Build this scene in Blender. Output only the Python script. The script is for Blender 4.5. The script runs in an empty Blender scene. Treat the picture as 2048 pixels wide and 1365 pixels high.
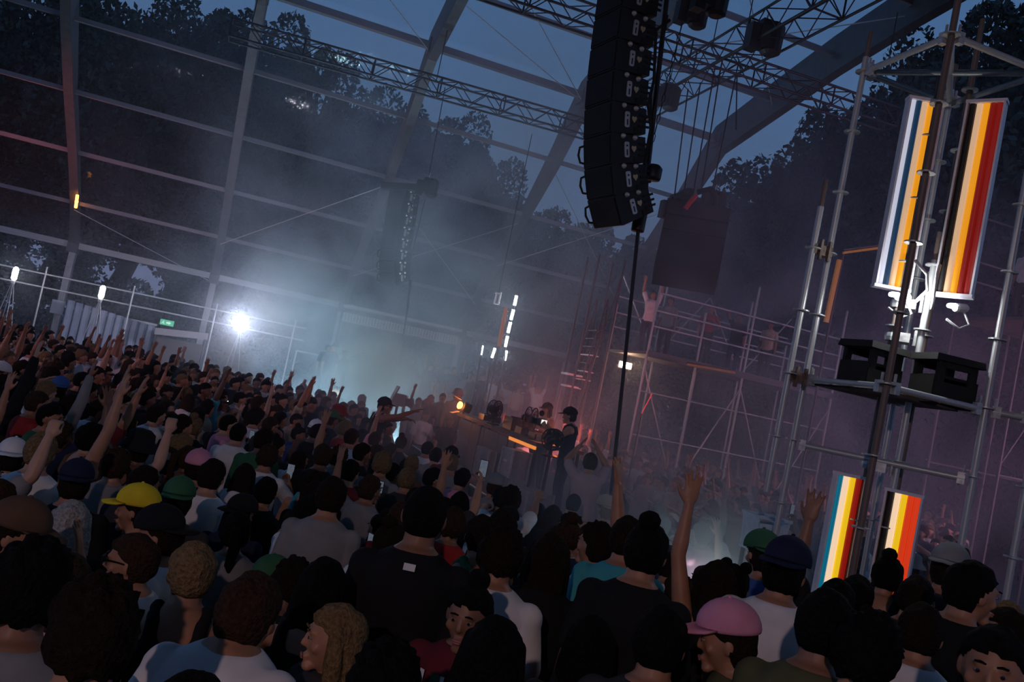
import bpy, bmesh, math, random
import numpy as np
from mathutils import Vector, Matrix, Euler, noise
random.seed(7)
PI = math.pi
SC = bpy.context.scene
COL = SC.collection

# ------------------------------------------------------------------ camera, sky, exposure
FPX = 1700.0
YAW, PITCH, ROLL = math.radians(17.28), math.radians(3.0), math.radians(11.79)
CAM = Vector((0, 0, 2.75))
_F = Vector((math.sin(YAW)*math.cos(PITCH), math.cos(YAW)*math.cos(PITCH), math.sin(PITCH)))
_R = Vector((math.cos(YAW), -math.sin(YAW), 0))
_U = _R.cross(_F)
R2 = math.cos(ROLL)*_R + math.sin(ROLL)*_U
U2 = -math.sin(ROLL)*_R + math.cos(ROLL)*_U
cd = bpy.data.cameras.new('camera')
cam = bpy.data.objects.new('camera', cd); COL.objects.link(cam)
cd.sensor_width = 36.0; cd.lens = 36.0*FPX/2048.0; cd.clip_end = 300; cd.clip_start = 0.05
cam.matrix_world = Matrix(((R2.x, U2.x, -_F.x, 0), (R2.y, U2.y, -_F.y, 0), (R2.z, U2.z, -_F.z, CAM.z), (0, 0, 0, 1)))
SC.camera = cam
SC.view_settings.view_transform = 'Standard'; SC.view_settings.look = 'None'
SC.view_settings.gamma = 1.0; SC.view_settings.use_curve_mapping = False
SC.view_settings.exposure = 0.0
cy = SC.cycles
cy.use_denoising = True
cy.max_bounces = 5; cy.diffuse_bounces = 2; cy.glossy_bounces = 2; cy.transmission_bounces = 3
cy.transparent_max_bounces = 12; cy.volume_bounces = 0
cy.sample_clamp_indirect = 2.0; cy.sample_clamp_direct = 0.0
cy.caustics_reflective = False; cy.caustics_refractive = False
cy.volume_step_rate = 4.0; cy.volume_max_steps = 128
cy.use_adaptive_sampling = True; cy.adaptive_threshold = 0.05; cy.adaptive_min_samples = 12

w = bpy.data.worlds.new('dusk_sky'); SC.world = w; w.use_nodes = True
nt = w.node_tree; nt.nodes.clear()
out = nt.nodes.new('ShaderNodeOutputWorld'); bg = nt.nodes.new('ShaderNodeBackground')
tc = nt.nodes.new('ShaderNodeTexCoord'); sx = nt.nodes.new('ShaderNodeSeparateXYZ'); rp = nt.nodes.new('ShaderNodeValToRGB')
nt.links.new(tc.outputs['Generated'], sx.inputs[0]); nt.links.new(sx.outputs['Z'], rp.inputs[0])
rp.color_ramp.elements[0].position = 0.0; rp.color_ramp.elements[0].color = (0.058, 0.072, 0.130, 1)
rp.color_ramp.elements[1].position = 0.75; rp.color_ramp.elements[1].color = (0.020, 0.062, 0.148, 1)
e = rp.color_ramp.elements.new(0.3); e.color = (0.038, 0.074, 0.148, 1)
nt.links.new(rp.outputs[0], bg.inputs[0]); bg.inputs[1].default_value = 1.8
nt.links.new(bg.outputs[0], out.inputs[0])

def ray(px, py): return _F + (px-1024)/FPX*R2 - (py-682.5)/FPX*U2
def at(px, py, d): return CAM + ray(px, py)*d
def onz(px, py, z): r = ray(px, py); return CAM + r*((z-CAM.z)/r.z)
def ony(px, py, Y): r = ray(px, py); return CAM + r*(Y/r.y)
def onx(px, py, X): r = ray(px, py); return CAM + r*(X/r.x)
def project(P):
    q = Vector(P)-CAM; d = q.dot(_F); return 1024+FPX*q.dot(R2)/d, 682.5-FPX*q.dot(U2)/d, d

# ------------------------------------------------------------------ materials
MATS = {}
def mat(name, col, rough=.6, metal=0., var=.12, scale=18., bump=.0, emit=None, es=0., spec=.5):
    if name in MATS: return MATS[name]
    m = bpy.data.materials.new(name); m.use_nodes = True; t = m.node_tree; b = t.nodes['Principled BSDF']
    b.inputs['Roughness'].default_value = rough; b.inputs['Metallic'].default_value = metal
    b.inputs['Specular IOR Level'].default_value = spec
    if var > 0:
        co = t.nodes.new('ShaderNodeTexCoord'); n = t.nodes.new('ShaderNodeTexNoise'); n.inputs['Scale'].default_value = scale; n.inputs['Detail'].default_value = 3
        r = t.nodes.new('ShaderNodeValToRGB')
        r.color_ramp.elements[0].position = .3; r.color_ramp.elements[1].position = .7
        r.color_ramp.elements[0].color = tuple(max(0, c*(1-var)) for c in col)+(1,)
        r.color_ramp.elements[1].color = tuple(min(1, c*(1+var)) for c in col)+(1,)
        t.links.new(co.outputs['Object'], n.inputs['Vector']); t.links.new(n.outputs['Fac'], r.inputs[0]); t.links.new(r.outputs[0], b.inputs['Base Color'])
        if bump > 0:
            bp = t.nodes.new('ShaderNodeBump'); bp.inputs['Strength'].default_value = bump; bp.inputs['Distance'].default_value = .02
            t.links.new(n.outputs['Fac'], bp.inputs['Height']); t.links.new(bp.outputs[0], b.inputs['Normal'])
    else: b.inputs['Base Color'].default_value = tuple(col)+(1,)
    if emit: b.inputs['Emission Color'].default_value = tuple(emit)+(1,); b.inputs['Emission Strength'].default_value = es
    MATS[name] = m; return m
ALU = mat('aluminium', (.085, .085, .095), .55, .3, .2, 6)
GALV = mat('galvanised_steel', (.52, .54, .55), .42, .35, .3, 25)
RUST = mat('weathered_steel', (.20, .15, .13), .6, .4, .5, 20)
BLACKM = mat('black_metal', (.02, .02, .022), .5, .2, .2)
TRUSS = mat('dark_truss', (.05, .055, .065), .5, .5, .2)
CABM = mat('black_cabinet_paint', (.018, .018, .02), .65, 0, .3, 40, .15)
GRILLE = mat('speaker_grille', (.012, .012, .013), .7, .3, .3, 90, .3)
BADGE = mat('badge_silver', (.62, .62, .6), .35, .3, .15)
PIN = mat('chrome_pin', (.8, .8, .8), .3, .25, 0)
STICK = mat('sticker_yellow', (.62, .56, .32), .5, 0, .1)
WHITEP = mat('white_paint', (.72, .73, .75), .5, 0, .08)
RUBBER = mat('black_rubber', (.012, .012, .012), .8, 0, .1)
DECK = mat('deck_plywood', (.09, .075, .07), .7, 0, .3, 8, .1)
FLOORM = mat('trodden_ground', (.05, .045, .042), .85, 0, .4, 1.3, .3)
BARK = mat('bark', (.035, .028, .024), .9, 0, .4, 10, .4)
REDP = mat('red_webbing', (.5, .03, .03), .6, 0, .1)
def leafmat(name, col):
    m = mat(name, col, .6, 0, .5, 1.2); return m
LEAF = [leafmat('leaf_dark', (.016, .023, .014)), leafmat('leaf_mid', (.022, .032, .018))]

# ------------------------------------------------------------------ mesh helpers
class MB:
    def __init__(s): s.v = []; s.f = []; s.mi = []
    def add(s, vs, fs, mi=0):
        o = len(s.v); s.v += [tuple(x) for x in vs]; s.f += [tuple(i+o for i in f) for f in fs]; s.mi += [mi]*len(fs); return s
    def box(s, c, size, rot=None, mi=0, taper=(1, 1)):
        c = Vector(c); hx, hy, hz = [a/2 for a in size]
        vs = []
        for z, t in ((-hz, 1), (hz, None)):
            tx, ty = (1, 1) if t else taper
            for x, y in ((-hx, -hy), (hx, -hy), (hx, hy), (-hx, hy)): vs.append(Vector((x*tx, y*ty, z)))
        if rot is not None: vs = [rot @ v for v in vs]
        return s.add([v+c for v in vs], [(3, 2, 1, 0), (4, 5, 6, 7), (0, 1, 5, 4), (1, 2, 6, 5), (2, 3, 7, 6), (3, 0, 4, 7)], mi)
    def tube(s, pts, rad, n=8, mi=0, cap=True):
        pts = [Vector(p) for p in pts]; rings = []; a = None
        for i, p in enumerate(pts):
            d = (pts[min(i+1, len(pts)-1)]-pts[max(i-1, 0)])
            d = d.normalized() if d.length > 1e-9 else Vector((0, 0, 1))
            if a is None or abs(a.dot(d)) > .97: a = d.cross(Vector((0, 0, 1)) if abs(d.z) < .9 else Vector((1, 0, 0)))
            a = (a-d*a.dot(d)).normalized(); b = d.cross(a)
            r = rad[i] if isinstance(rad, (list, tuple)) else rad
            rings.append([p+(a*math.cos(2*PI*k/n)+b*math.sin(2*PI*k/n))*r for k in range(n)])
        vs = [v for r in rings for v in r]; fs = []
        for i in range(len(pts)-1):
            for k in range(n): fs.append((i*n+k, i*n+(k+1) % n, (i+1)*n+(k+1) % n, (i+1)*n+k))
        if cap: fs.append(tuple(range(n-1, -1, -1))); fs.append(tuple((len(pts)-1)*n+k for k in range(n)))
        return s.add(vs, fs, mi)
    def lathe(s, prof, n=16, M=None, mi=0):
        vs = []; fs = []
        for r, z in prof:
            for k in range(n): vs.append(Vector((r*math.cos(2*PI*k/n), r*math.sin(2*PI*k/n), z)))
        m = len(prof)
        for i in range(m-1):
            for k in range(n): fs.append((i*n+k, i*n+(k+1) % n, (i+1)*n+(k+1) % n, (i+1)*n+k))
        fs.append(tuple(range(n-1, -1, -1))); fs.append(tuple((m-1)*n+k for k in range(n)))
        if M is not None: vs = [M @ v for v in vs]
        return s.add(vs, fs, mi)
    def prism(s, poly, axis_vec, M=None, mi=0):
        n = len(poly); a = [Vector(p) for p in poly]; b = [p+Vector(axis_vec) for p in a]
        vs = a+b
        if M is not None: vs = [M @ v for v in vs]
        return s.add(vs, [tuple(range(n-1, -1, -1)), tuple(range(n, 2*n))]+[(k, (k+1) % n, n+(k+1) % n, n+k) for k in range(n)], mi)
    def mesh(s, name, smooth=False):
        m = bpy.data.meshes.new(name); m.from_pydata(s.v, [], s.f); m.polygons.foreach_set('material_index', s.mi)
        if smooth: m.polygons.foreach_set('use_smooth', [True]*len(s.f))
        m.update(); return m
    def obj(s, name, mats, parent=None, smooth=False):
        return place(s.mesh(name, smooth), name, mats, parent)
ROOTINV = {}
def place(me, name, mats, parent=None, M=None):
    if not isinstance(mats, (list, tuple)): mats = [mats]
    o = bpy.data.objects.new(name, me); COL.objects.link(o)
    while len(me.materials) < len(mats): me.materials.append(None)
    for i, mm in enumerate(mats):
        o.material_slots[i].link = 'OBJECT'; o.material_slots[i].material = mm
    if M is not None: o.matrix_basis = M
    if parent is not None:
        o.parent = parent; o.matrix_parent_inverse = ROOTINV.get(parent.name, Matrix())
    return o
def wm(o): # world matrix before the scene has been evaluated
    return (wm(o.parent) @ o.matrix_parent_inverse if o.parent else Matrix()) @ o.matrix_basis
def thing(name, label, cat, loc=(0, 0, 0), group=None, world_children=True, rotz=0):
    o = bpy.data.objects.new(name, None); COL.objects.link(o); o.location = loc; o.rotation_euler = (0, 0, rotz); o.empty_display_size = .1
    o['label'] = label; o['category'] = cat
    if group: o['group'] = group
    if world_children: ROOTINV[o.name] = (Matrix.Translation(loc) @ Matrix.Rotation(rotz, 4, 'Z')).inverted()
    return o
def tag(o, label, cat, group=None, kind=None):
    if label: o['label'] = label
    if cat: o['category'] = cat
    if group: o['group'] = group
    if kind: o['kind'] = kind
    return o
UNIT_TUBE = MB().lathe([(1, 0), (1, 1)], 10).mesh('unit_tube', True)
UNIT_BOX = MB().box((0, 0, .5), (1, 1, 1)).mesh('unit_box')
def align(p0, p1, sx_, sy_, up=(0, 0, 1)):
    p0 = Vector(p0); d = Vector(p1)-p0; L = d.length; z = d/L; u = Vector(up)
    if abs(z.dot(u)) > .98: u = Vector((0, 1, 0))
    x = u.cross(z).normalized(); y = z.cross(x)
    return Matrix(((x.x*sx_, y.x*sy_, z.x*L, p0.x), (x.y*sx_, y.y*sy_, z.y*L, p0.y), (x.z*sx_, y.z*sy_, z.z*L, p0.z), (0, 0, 0, 1)))
def subpart_inv(parent): # a part of a part built in world coordinates
    ROOTINV[parent.name] = wm(parent).inverted(); return parent
def bar(name, p0, p1, r, m, parent): return place(UNIT_TUBE, name, m, parent, align(p0, p1, r, r))
def beam(name, p0, p1, wx, wy, m, parent, up=(0, 0, 1)): return place(UNIT_BOX, name, m, parent, align(p0, p1, wx, wy, up))

# ------------------------------------------------------------------ ground
o = MB().box((5, 40, -.1), (160, 140, .2)).obj('floor', FLOORM); o['kind'] = 'structure'

# ------------------------------------------------------------------ the clear-roofed tent
RX = [-6.48+5*i for i in range(-1, 5)]
PROF = [(34.75, 4.55), (33.32, 5.95), (31.28, 7.40), (28.97, 8.86), (26.90, 10.46), (25.10, 12.23), (22.25, 12.84), (19.54, 13.39), (16.81, 13.80), (14.0, 14.1), (11.0, 14.35), (8.0, 14.45), (4.0, 14.3), (0.0, 13.8), (-6.0, 12.3), (-12.0, 9.0), (-16.0, 4.55)]
tent = thing('tent', 'huge clear-skinned marquee frame of grey aluminium arches and purlins over the crowd', 'tent', (0, 34.75, 0))
film = bpy.data.materials.new('clear_pvc_film'); film.use_nodes = True; t = film.node_tree; t.nodes.clear()
fo = t.nodes.new('ShaderNodeOutputMaterial'); mx = t.nodes.new('ShaderNodeMixShader'); tr = t.nodes.new('ShaderNodeBsdfTransparent'); gl = t.nodes.new('ShaderNodeBsdfGlossy'); gl.inputs['Roughness'].default_value = .05
tr.inputs[0].default_value = (.93, .95, .96, 1)
lw = t.nodes.new('ShaderNodeFresnel'); lw.inputs['IOR'].default_value = 1.28
nz = t.nodes.new('ShaderNodeTexNoise'); nz.inputs['Scale'].default_value = 2.2; nz.inputs['Detail'].default_value = 4
tcx = t.nodes.new('ShaderNodeTexCoord'); mpx = t.nodes.new('ShaderNodeMapping'); mpx.inputs['Scale'].default_value = (2.5, 1, 1)
bmp = t.nodes.new('ShaderNodeBump'); bmp.inputs['Strength'].default_value = .35; bmp.inputs['Distance'].default_value = .04
t.links.new(tcx.outputs['Object'], mpx.inputs[0]); t.links.new(mpx.outputs[0], nz.inputs['Vector']); t.links.new(nz.outputs['Fac'], bmp.inputs['Height']); t.links.new(bmp.outputs[0], gl.inputs['Normal'])
t.links.new(lw.outputs[0], mx.inputs[0]); t.links.new(tr.outputs[0], mx.inputs[1]); t.links.new(gl.outputs[0], mx.inputs[2]); t.links.new(mx.outputs[0], fo.inputs[0])
MATS['film'] = film
WD, DP = .28, 1.12
PURL = mat('purlin_aluminium', (.22, .22, .25), .5, .3, .15, 6)
SHADE_CANVAS = mat('shade_canvas', (.03, .03, .035), .9, 0, .1, 3)  # opaque roof over the camera, added to keep skylight off the foreground
LEGM = mat('leg_aluminium', (.45, .45, .48), .45, .3, .15, 6)
for x in RX:
    mb = MB(); n = len(PROF); vs = []
    for i, (y, z) in enumerate(PROF):
        a = Vector((PROF[max(i-1, 0)][0], PROF[max(i-1, 0)][1])); b = Vector((PROF[min(i+1, n-1)][0], PROF[min(i+1, n-1)][1]))
        d = (b-a).normalized(); nrm = Vector((d.y, -d.x)) # points outwards (up)
        if nrm.y < 0: nrm = -nrm
        dp = DP*(.27, .28, .33, .42, .70, 1)[min(i, 5)]
        for sx_ in (-WD/2, WD/2):
            vs.append((x+sx_, y-nrm.x*dp/2, z-nrm.y*dp/2)); vs.append((x+sx_, y+nrm.x*dp/2, z+nrm.y*dp/2))
    fs = [(0, 1, 3, 2), (4*(n-1), 4*(n-1)+2, 4*(n-1)+3, 4*(n-1)+1)]
    for i in range(n-1):
        a = 4*i; b = a+4
        fs += [(a, b, b+1, a+1), (a+2, a+3, b+3, b+2), (a, a+2, b+2, b), (a+1, b+1, b+3, a+3)]
    mb.add(vs, fs); rf = mb.obj('rafter', ALU, tent)
    lg = MB().box((x, 34.9, 2.25), (.22, .34, 4.5)).box((x, 34.9, .02), (.5, .6, .04)).obj('leg', LEGM, tent)
    for k in (0, 5): # knee plates where the arch bends
        MB().box((x, PROF[k][0]-.02, PROF[k][1]-.05), (.36, .5, .45)).obj('knee_plate', ALU, tent)
for k in range(len(PROF)):
    for i in range(len(RX)-1):
        wdt = .22 if k == 0 else (.2 if k == 5 else .13)
        beam('purlin', (RX[i]+WD/2, PROF[k][0], PROF[k][1]), (RX[i+1]-WD/2, PROF[k][0], PROF[k][1]), wdt, wdt, PURL if k else LEGM, tent)
for k in range(len(PROF)-1):
    for i in range(len(RX)-1):
        (y0, z0), (y1, z1) = PROF[k], PROF[k+1]; d = Vector((y1-y0, z1-z0)).normalized(); nn = Vector((d.y, -d.x));  nn = nn if nn.y > 0 else -nn
        off = nn*.36; mb = MB(); g = 5; vs = []; fs = []
        for a in range(g):
            for b in range(g):
                u, v_ = a/(g-1), b/(g-1); sag = .10*math.sin(PI*u)*math.sin(PI*v_)
                vs.append((RX[i]+.1+(4.8)*u, y0+(y1-y0)*v_+off.x-nn.x*sag, z0+(z1-z0)*v_+off.y-nn.y*sag))
        for a in range(g-1):
            for b in range(g-1): fs.append((a*g+b, (a+1)*g+b, (a+1)*g+b+1, a*g+b+1))
        mb.add(vs, fs).obj('roof_or_shade_panel', film if k < 8 else SHADE_CANVAS, tent, True)  # panels past the clear ones are the unseen added shade canvas
def P3(i, k, dz=-.25): return Vector((RX[i], PROF[k][0], PROF[k][1]+dz))
for a, b in [((2, 1), (3, 3)), ((3, 1), (4, 3)), ((4, 1), (3, 3)), ((3, 6), (4, 5)), ((4, 5), (3, 7)), ((4, 8), (5, 6)), ((5, 8), (4, 6)), ((4, 2), (5, 4)), ((3, 5), (2, 7)), ((5, 2), (4, 4)), ((1, 1), (2, 0)), ((4, 3), (3, 1))]:
    bar('bracing_cable', P3(*a), P3(*b), .014, GALV, tent)
bx_ = MB().box((-6.52, 34.68, 2.2), (.42, .16, .5)).box((-6.52, 34.58, 2.2), (.34, .05, .42)).obj('junction_box', WHITEP, tent)
orange_e = mat('orange_lamp_glow', (.9, .3, .05), .5, 0, 0, emit=(1, .33, .05), es=9)
ol = MB().tube([(-6.36, 32.9, 5.75), (-6.34, 32.6, 6.15)], .05, 8).tube([(-6.30, 32.75, 5.95), (-6.42, 32.9, 5.95)], .02, 6).obj('work_lamp', orange_e, tent)

# ------------------------------------------------------------------ trusses under the roof
def truss(name, a, b, h, label, nbay, w_=None):
    a, b = Vector(a), Vector(b); w_ = w_ or h
    t = thing(name, label, 'truss', (a.x, a.y, a.z))
    d = (b-a).normalized(); s = d.cross(Vector((0, 0, 1))).normalized(); u = Vector((0, 0, 1))
    cs = [(-w_/2, 0), (w_/2, 0), (-w_/2, h), (w_/2, h)]
    off = [s*p+u*q for p, q in cs]
    for f_ in off: bar('chord', a+f_, b+f_, .03, TRUSS, t)
    L = (b-a).length
    for i in range(nbay):
        p, q = a+d*L*i/nbay, a+d*L*(i+1)/nbay
        for (i0, i1) in ((0, 2), (1, 3), (0, 1), (2, 3)):
            j0, j1 = (i0, i1) if i % 2 == 0 else (i1, i0)
            bar('brace', p+off[j0], q+off[j1], .013, TRUSS, t)
        if i % 4 == 0:
            for (i0, i1) in ((0, 2), (1, 3), (0, 1), (2, 3)): bar('strut', p+off[i0], p+off[i1], .02, TRUSS, t)
    for f_ in ((0, 2), (1, 3), (0, 1), (2, 3)): bar('end_strut', b+off[f_[0]], b+off[f_[1]], .024, TRUSS, t)
    return t
t1 = truss('lighting_truss', (-1.95, 23.2, 10.05), (8.3, 23.2, 10.35), .46, 'long dark lattice truss hung below the purlins across the left half of the roof', 22)
t2 = truss('lighting_truss', (2.2, 17.0, 10.5), (13.6, 17.0, 10.75), .46, 'dark lattice truss passing behind the near speaker array to the last arch', 24)
t3 = truss('lighting_truss', (9.0, 22.5, 10.85), (9.0, 8.0, 10.85), .62, 'heavy dark lattice truss rising diagonally to the top right, crossing the other truss', 26, .7)
for t_, pts in ((t1, [(-1.48, 23.2, 10.5), (3.52, 23.2, 10.6), (8.2, 23.2, 10.7)]), (t2, [(8.5, 17, 11.1), (13.2, 17, 11.2)]), (t3, [(9, 20, 11.4), (9, 16.5, 11.4), (9, 12, 11.4)])):
    for (x, y, z) in pts: bar('hanging_wire', (x, y, z), (x, y, np.interp(y, [p[0] for p in PROF[::-1]], [p[1] for p in PROF[::-1]])-.2), .012, BLACKM, t_)

# ------------------------------------------------------------------ hung loudspeaker arrays
def cabinet_mesh(W, D, H):
    mb = MB(); c = .03 # side profile in x (front is +x), z ; width along y
    poly = [(D/2, -W/2, H/2-.012), (D/2-.02, -W/2, H/2), (-D/2, -W/2, H/2*.80), (-D/2, -W/2, -H/2*.80), (D/2-.02, -W/2, -H/2), (D/2, -W/2, -H/2+.012)]
    mb.prism(poly, (0, W, 0)); return mb.mesh('cabinet')
HEART = [(0, -.05), (.035, -.005), (.036, .02), (.02, .034), (0, .018), (-.02, .034), (-.036, .02), (-.035, -.005)]
def rounded(w_, h_, r, n=4):
    pts = []
    for cx_, cy_, a0 in ((w_/2-r, h_/2-r, 0), (-w_/2+r, h_/2-r, PI/2), (-w_/2+r, -h_/2+r, PI), (w_/2-r, -h_/2+r, 1.5*PI)):
        for k in range(n+1): a = a0+PI/2*k/n; pts.append((cx_+r*math.cos(a), cy_+r*math.sin(a)))
    return pts
def line_array(name, label, top, az, W, D, H, tilts, detail=True, fly=True):
    """az: heading of the front in the ground plane; tilts: downward tilt of each cabinet in degrees, top first"""
    t = thing(name, label, 'speaker', tuple(top))
    cm = cabinet_mesh(W, D, H); gm = MB().box((D/2+.006, 0, 0), (.016, W*.94, H*.86)).mesh('grille')
    bm = MB().prism([(a, W/2, b) for a, b in rounded(.075, .2, .022)], (0, .014, 0)).mesh('badge')
    bs = MB().box((0, W/2+.015, -.035), (.016, .004, .075)).box((0, W/2+.015, .05), (.022, .004, .022)).mesh('badge_print')
    pm = MB().lathe([(.034, 0), (.034, .012), (.024, .02), (.024, .034), (.008, .044)], 12, Matrix.Rotation(-PI/2, 4, 'X')).mesh('pin', True)
    hm = MB().prism([(a, W/2-.001, b) for a, b in HEART], (0, .01, 0)).mesh('sticker')
    hd = MB().tube([(D/2-.05, -W/2+.02, .13), (D/2+.04, -W/2-.03, .10), (D/2+.06, -W/2-.04, 0), (D/2+.04, -W/2-.03, -.10), (D/2-.05, -W/2+.02, -.13)], .016, 8).mesh('handle', True)
    rc = MB()
    for zz in (-.07, 0, .07): rc.box((-.12, W/2+.004, zz), (.16, .014, .03))
    rc.box((-.03, W/2+.004, -.13), (.12, .012, .07)); rm = rc.mesh('rigging_rail')
    p = Vector(top); fwd = Vector((math.cos(az), math.sin(az), 0)); side = Vector((-math.sin(az), math.cos(az), 0))
    rear = p + fwd*D/2
    for i, td in enumerate(tilts):
        a = math.radians(td); x = fwd*math.cos(a)-Vector((0, 0, 1))*math.sin(a); z = fwd*math.sin(a)+Vector((0, 0, 1))*math.cos(a)
        # hinged on the front edge
        c = rear - z*H*.5 - x*D/2
        M = Matrix(((x.x, side.x, z.x, c.x), (x.y, side.y, z.y, c.y), (x.z, side.z, z.z, c.z), (0, 0, 0, 1)))
        cb = place(cm, 'cabinet', CABM, t, M)
        sub = lambda me, nm, m_, loc=(0, 0, 0): place(me, nm, m_, cb, Matrix.Translation(loc))
        sub(gm, 'grille', GRILLE)
        if detail:
            b = sub(bm, 'badge', BADGE, (D*.06, 0, -.01)); 
            sub(bs, 'badge_print', BLACKM, (D*.06, 0, -.01))
            sub(pm, 'pin', PIN, (D*.16, W/2, H*.40)); sub(pm, 'pin', PIN, (-D*.18, W/2, H*.36))
            sub(hm, 'sticker', STICK, (-D*.15, 0, .01)); sub(rm, 'rigging_rail', RUBBER, (-D*.22, 0, 0))
            if i >= len(tilts)-3: sub(hd, 'handle', BLACKM)
        rear = rear - z*H
    return t, rear
az1 = math.atan2(*reversed((-(.934*.80)-.358*.60, .358*.80-.934*.60)))
g_ = Vector((.358, .934, 0)); r_ = Vector((.934, -.358, 0)); fr = (-r_*.85-g_*.53); az1 = math.atan2(fr.y, fr.x)
tilts = [3, 3, 3.5, 4, 5, 6, 8, 11, 15, 21, 31]
arr, rear = line_array('line_array', 'large black curved line array hanging close by, badges down its side', (3.72, 10.25, 9.35), az1, .64, .54, .40, tilts)
def hoist(parent, p, s=1., name='chain_hoist'):
    p = Vector(p); h = MB().box(p, (.30*s, .26*s, .42*s), taper=(.8, .8)).lathe([(.10*s, -.27*s), (.16*s, -.23*s), (.17*s, .18*s), (.11*s, .24*s)], 14, Matrix.Translation(p+Vector((.14*s, 0, -.02)))).box(p+Vector((-.2*s, 0, -.1*s)), (.18*s, .2*s, .4*s))
    o = h.obj(name, BLACKM, parent); subpart_inv(o)
    MB().tube([p+Vector((0, 0, .21*s)), p+Vector((0, .03*s, .30*s)), p+Vector((0, 0, .36*s)), p+Vector((0, -.03*s, .31*s))], .014*s, 6).obj('hook', PIN, o)
    return o
def chain(parent, a, b, name='chain', r=.011):
    a, b = Vector(a), Vector(b); n = max(2, int((b-a).length/.12)); mb = MB(); d = (b-a)/n
    s = d.cross(Vector((.3, 1, .2))).normalized(); s2 = d.normalized().cross(s)
    for i in range(n):
        p = a+d*i; o1 = (s if i % 2 else s2)*.016
        mb.tube([p, p+d*.3+o1, p+d*.75+o1, p+d*1.08, p+d*.75-o1, p+d*.3-o1, p], r*.55, 4, cap=False)
    return mb.obj(name, BLACKM, parent)
# rigging behind the near array
hoist(arr, (4.62, 9.55, 8.10), .8); hz1 = at(1290, 345, 10.6)
chain(arr, at(1365, 45, 10.4), hz1); bar('lifting_pole', at(1340, -60, 11.5), at(1284, 440, 11.5), .035, BLACKM, arr)
MB().tube([at(1340, 40, 10.8), at(1312, 60, 10.8), at(1308, 160, 10.8), at(1296, 210, 10.8), at(1302, 255, 10.8), at(1288, 330, 10.8)], .022, 6).obj('signal_cable', RUBBER, arr, True)
MB().tube([at(1331, 30, 10.7), at(1325, 50, 10.7), at(1322, 75, 10.7), at(1331, 60, 10.7), at(1335, 30, 10.7)], .012, 6).obj('cable_loop', RUBBER, arr, True)
MB().tube([at(1288, 238, 10.8), at(1302, 232, 10.8), at(1302, 180, 10.8)], .014, 6).obj('cable_loop', RUBBER, arr, True)
MB().lathe([(.10, 0), (.11, .03), (.11, .16), (.07, .20)], 14, Matrix.Translation(at(1304, 360, 11.2))).obj('shackle_weight', BLACKM, arr, True)
pb = at(1278, 446, 11.5); MB().lathe([(.085, -.12), (.09, -.1), (.09, .14), (.06, .18)], 14, Matrix.Translation(pb)).obj('cable_drum', BLACKM, arr, True)
pg = at(1240, 900, 11.2); bar('tether_rope', pb, (pg.x, pg.y, 1.62), .026, BLACKM, arr)
MB().lathe([(.10, 0), (.19, .03), (.22, .15), (.19, .28), (.1, .32), (.03, .34), (.03, 1.55)], 14, Matrix.Translation((pg.x, pg.y, 0))).obj('tether_weight', BLACKM, arr, True)
# far array
g2 = Vector((.14, .99, 0)); r2_ = Vector((.99, -.14, 0)); fr2 = (-r2_*.72-g2*.70); az2 = math.atan2(fr2.y, fr2.x)
arr2, rear2 = line_array('line_array', 'smaller-looking line array hanging in the blue haze left of centre', (3.72, 26.0, 7.95), az2, .70, .60, .37, [2, 3, 4, 5, 7, 10, 15, 24])
hoist(arr2, at(855, 372, 25.6), 1.1); beam('spreader_beam', at(765, 372, 26), at(870, 378, 25.6), .22, .2, BLACKM, arr2)
for a, b in (((838, 395), (812, 560)), ((828, 400), (818, 570)), ((850, 400), (815, 545)), ((858, 350), (890, 175))): bar('chain', at(*a, 25.5), at(*b, 25.5), .014, BLACKM, arr2)
pb2 = at(822, 560, 25.5); pg2 = at(792, 810, 25.3); bar('tether_rope', pb2, (pg2.x, pg2.y, 1.0), .03, BLACKM, arr2)
MB().lathe([(.15, 0), (.25, .1), (.2, .4), (.03, .45), (.03, 1)], 12, Matrix.Translation((pg2.x, pg2.y, 0))).obj('tether_weight', BLACKM, arr2)
# cluster hung below the heavy truss, seen from behind
cl, rear3 = line_array('speaker_cluster', 'dark hanging loudspeaker cluster seen from behind, chains up to the roof truss', (9.35, 17.75, 7.75), math.radians(62), 1.45, .75, .42, [4, 7, 12, 20, 30], False)
MB().box((9.3, 17.8, 7.86), (1.2, .5, .14)).box((9.0, 17.8, 8.0), (.16, .4, .2)).box((9.6, 17.8, 8.02), (.2, .4, .22)).obj('flying_frame', BLACKM, cl)
for px_, py_ in ((1345, 415), (1395, 425), (1428, 400)): hoist(cl, at(px_, py_, 19.9), 1.)
MB().tube([at(1370, 418, 19.6), at(1382, 402, 19.6), at(1393, 390, 19.6)], .06, 6).obj('red_sling', REDP, cl)
MB().tube([at(1395, 385, 19.7), at(1420, 378, 19.7), at(1433, 395, 19.7), at(1430, 425, 19.7)], .07, 6).obj('cable_bundle', RUBBER, cl, True)
for a, b in (((1376, 178), (1348, 400)), ((1401, 165), (1366, 400)), ((1430, 135), (1385, 395)), ((1440, 145), (1402, 385)), ((1478, 120), (1425, 380)), ((1474, 150), (1472, 260))): bar('chain', at(*a, 19.4), at(*b, 19.7), .016, BLACKM, cl)
hoist(t3, at(1530, 70, 17.8), 1.35); hoist(t3, at(1332, 190, 21), 1.2); hoist(t3, at(1385, 20, 15), 1.0)

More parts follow.
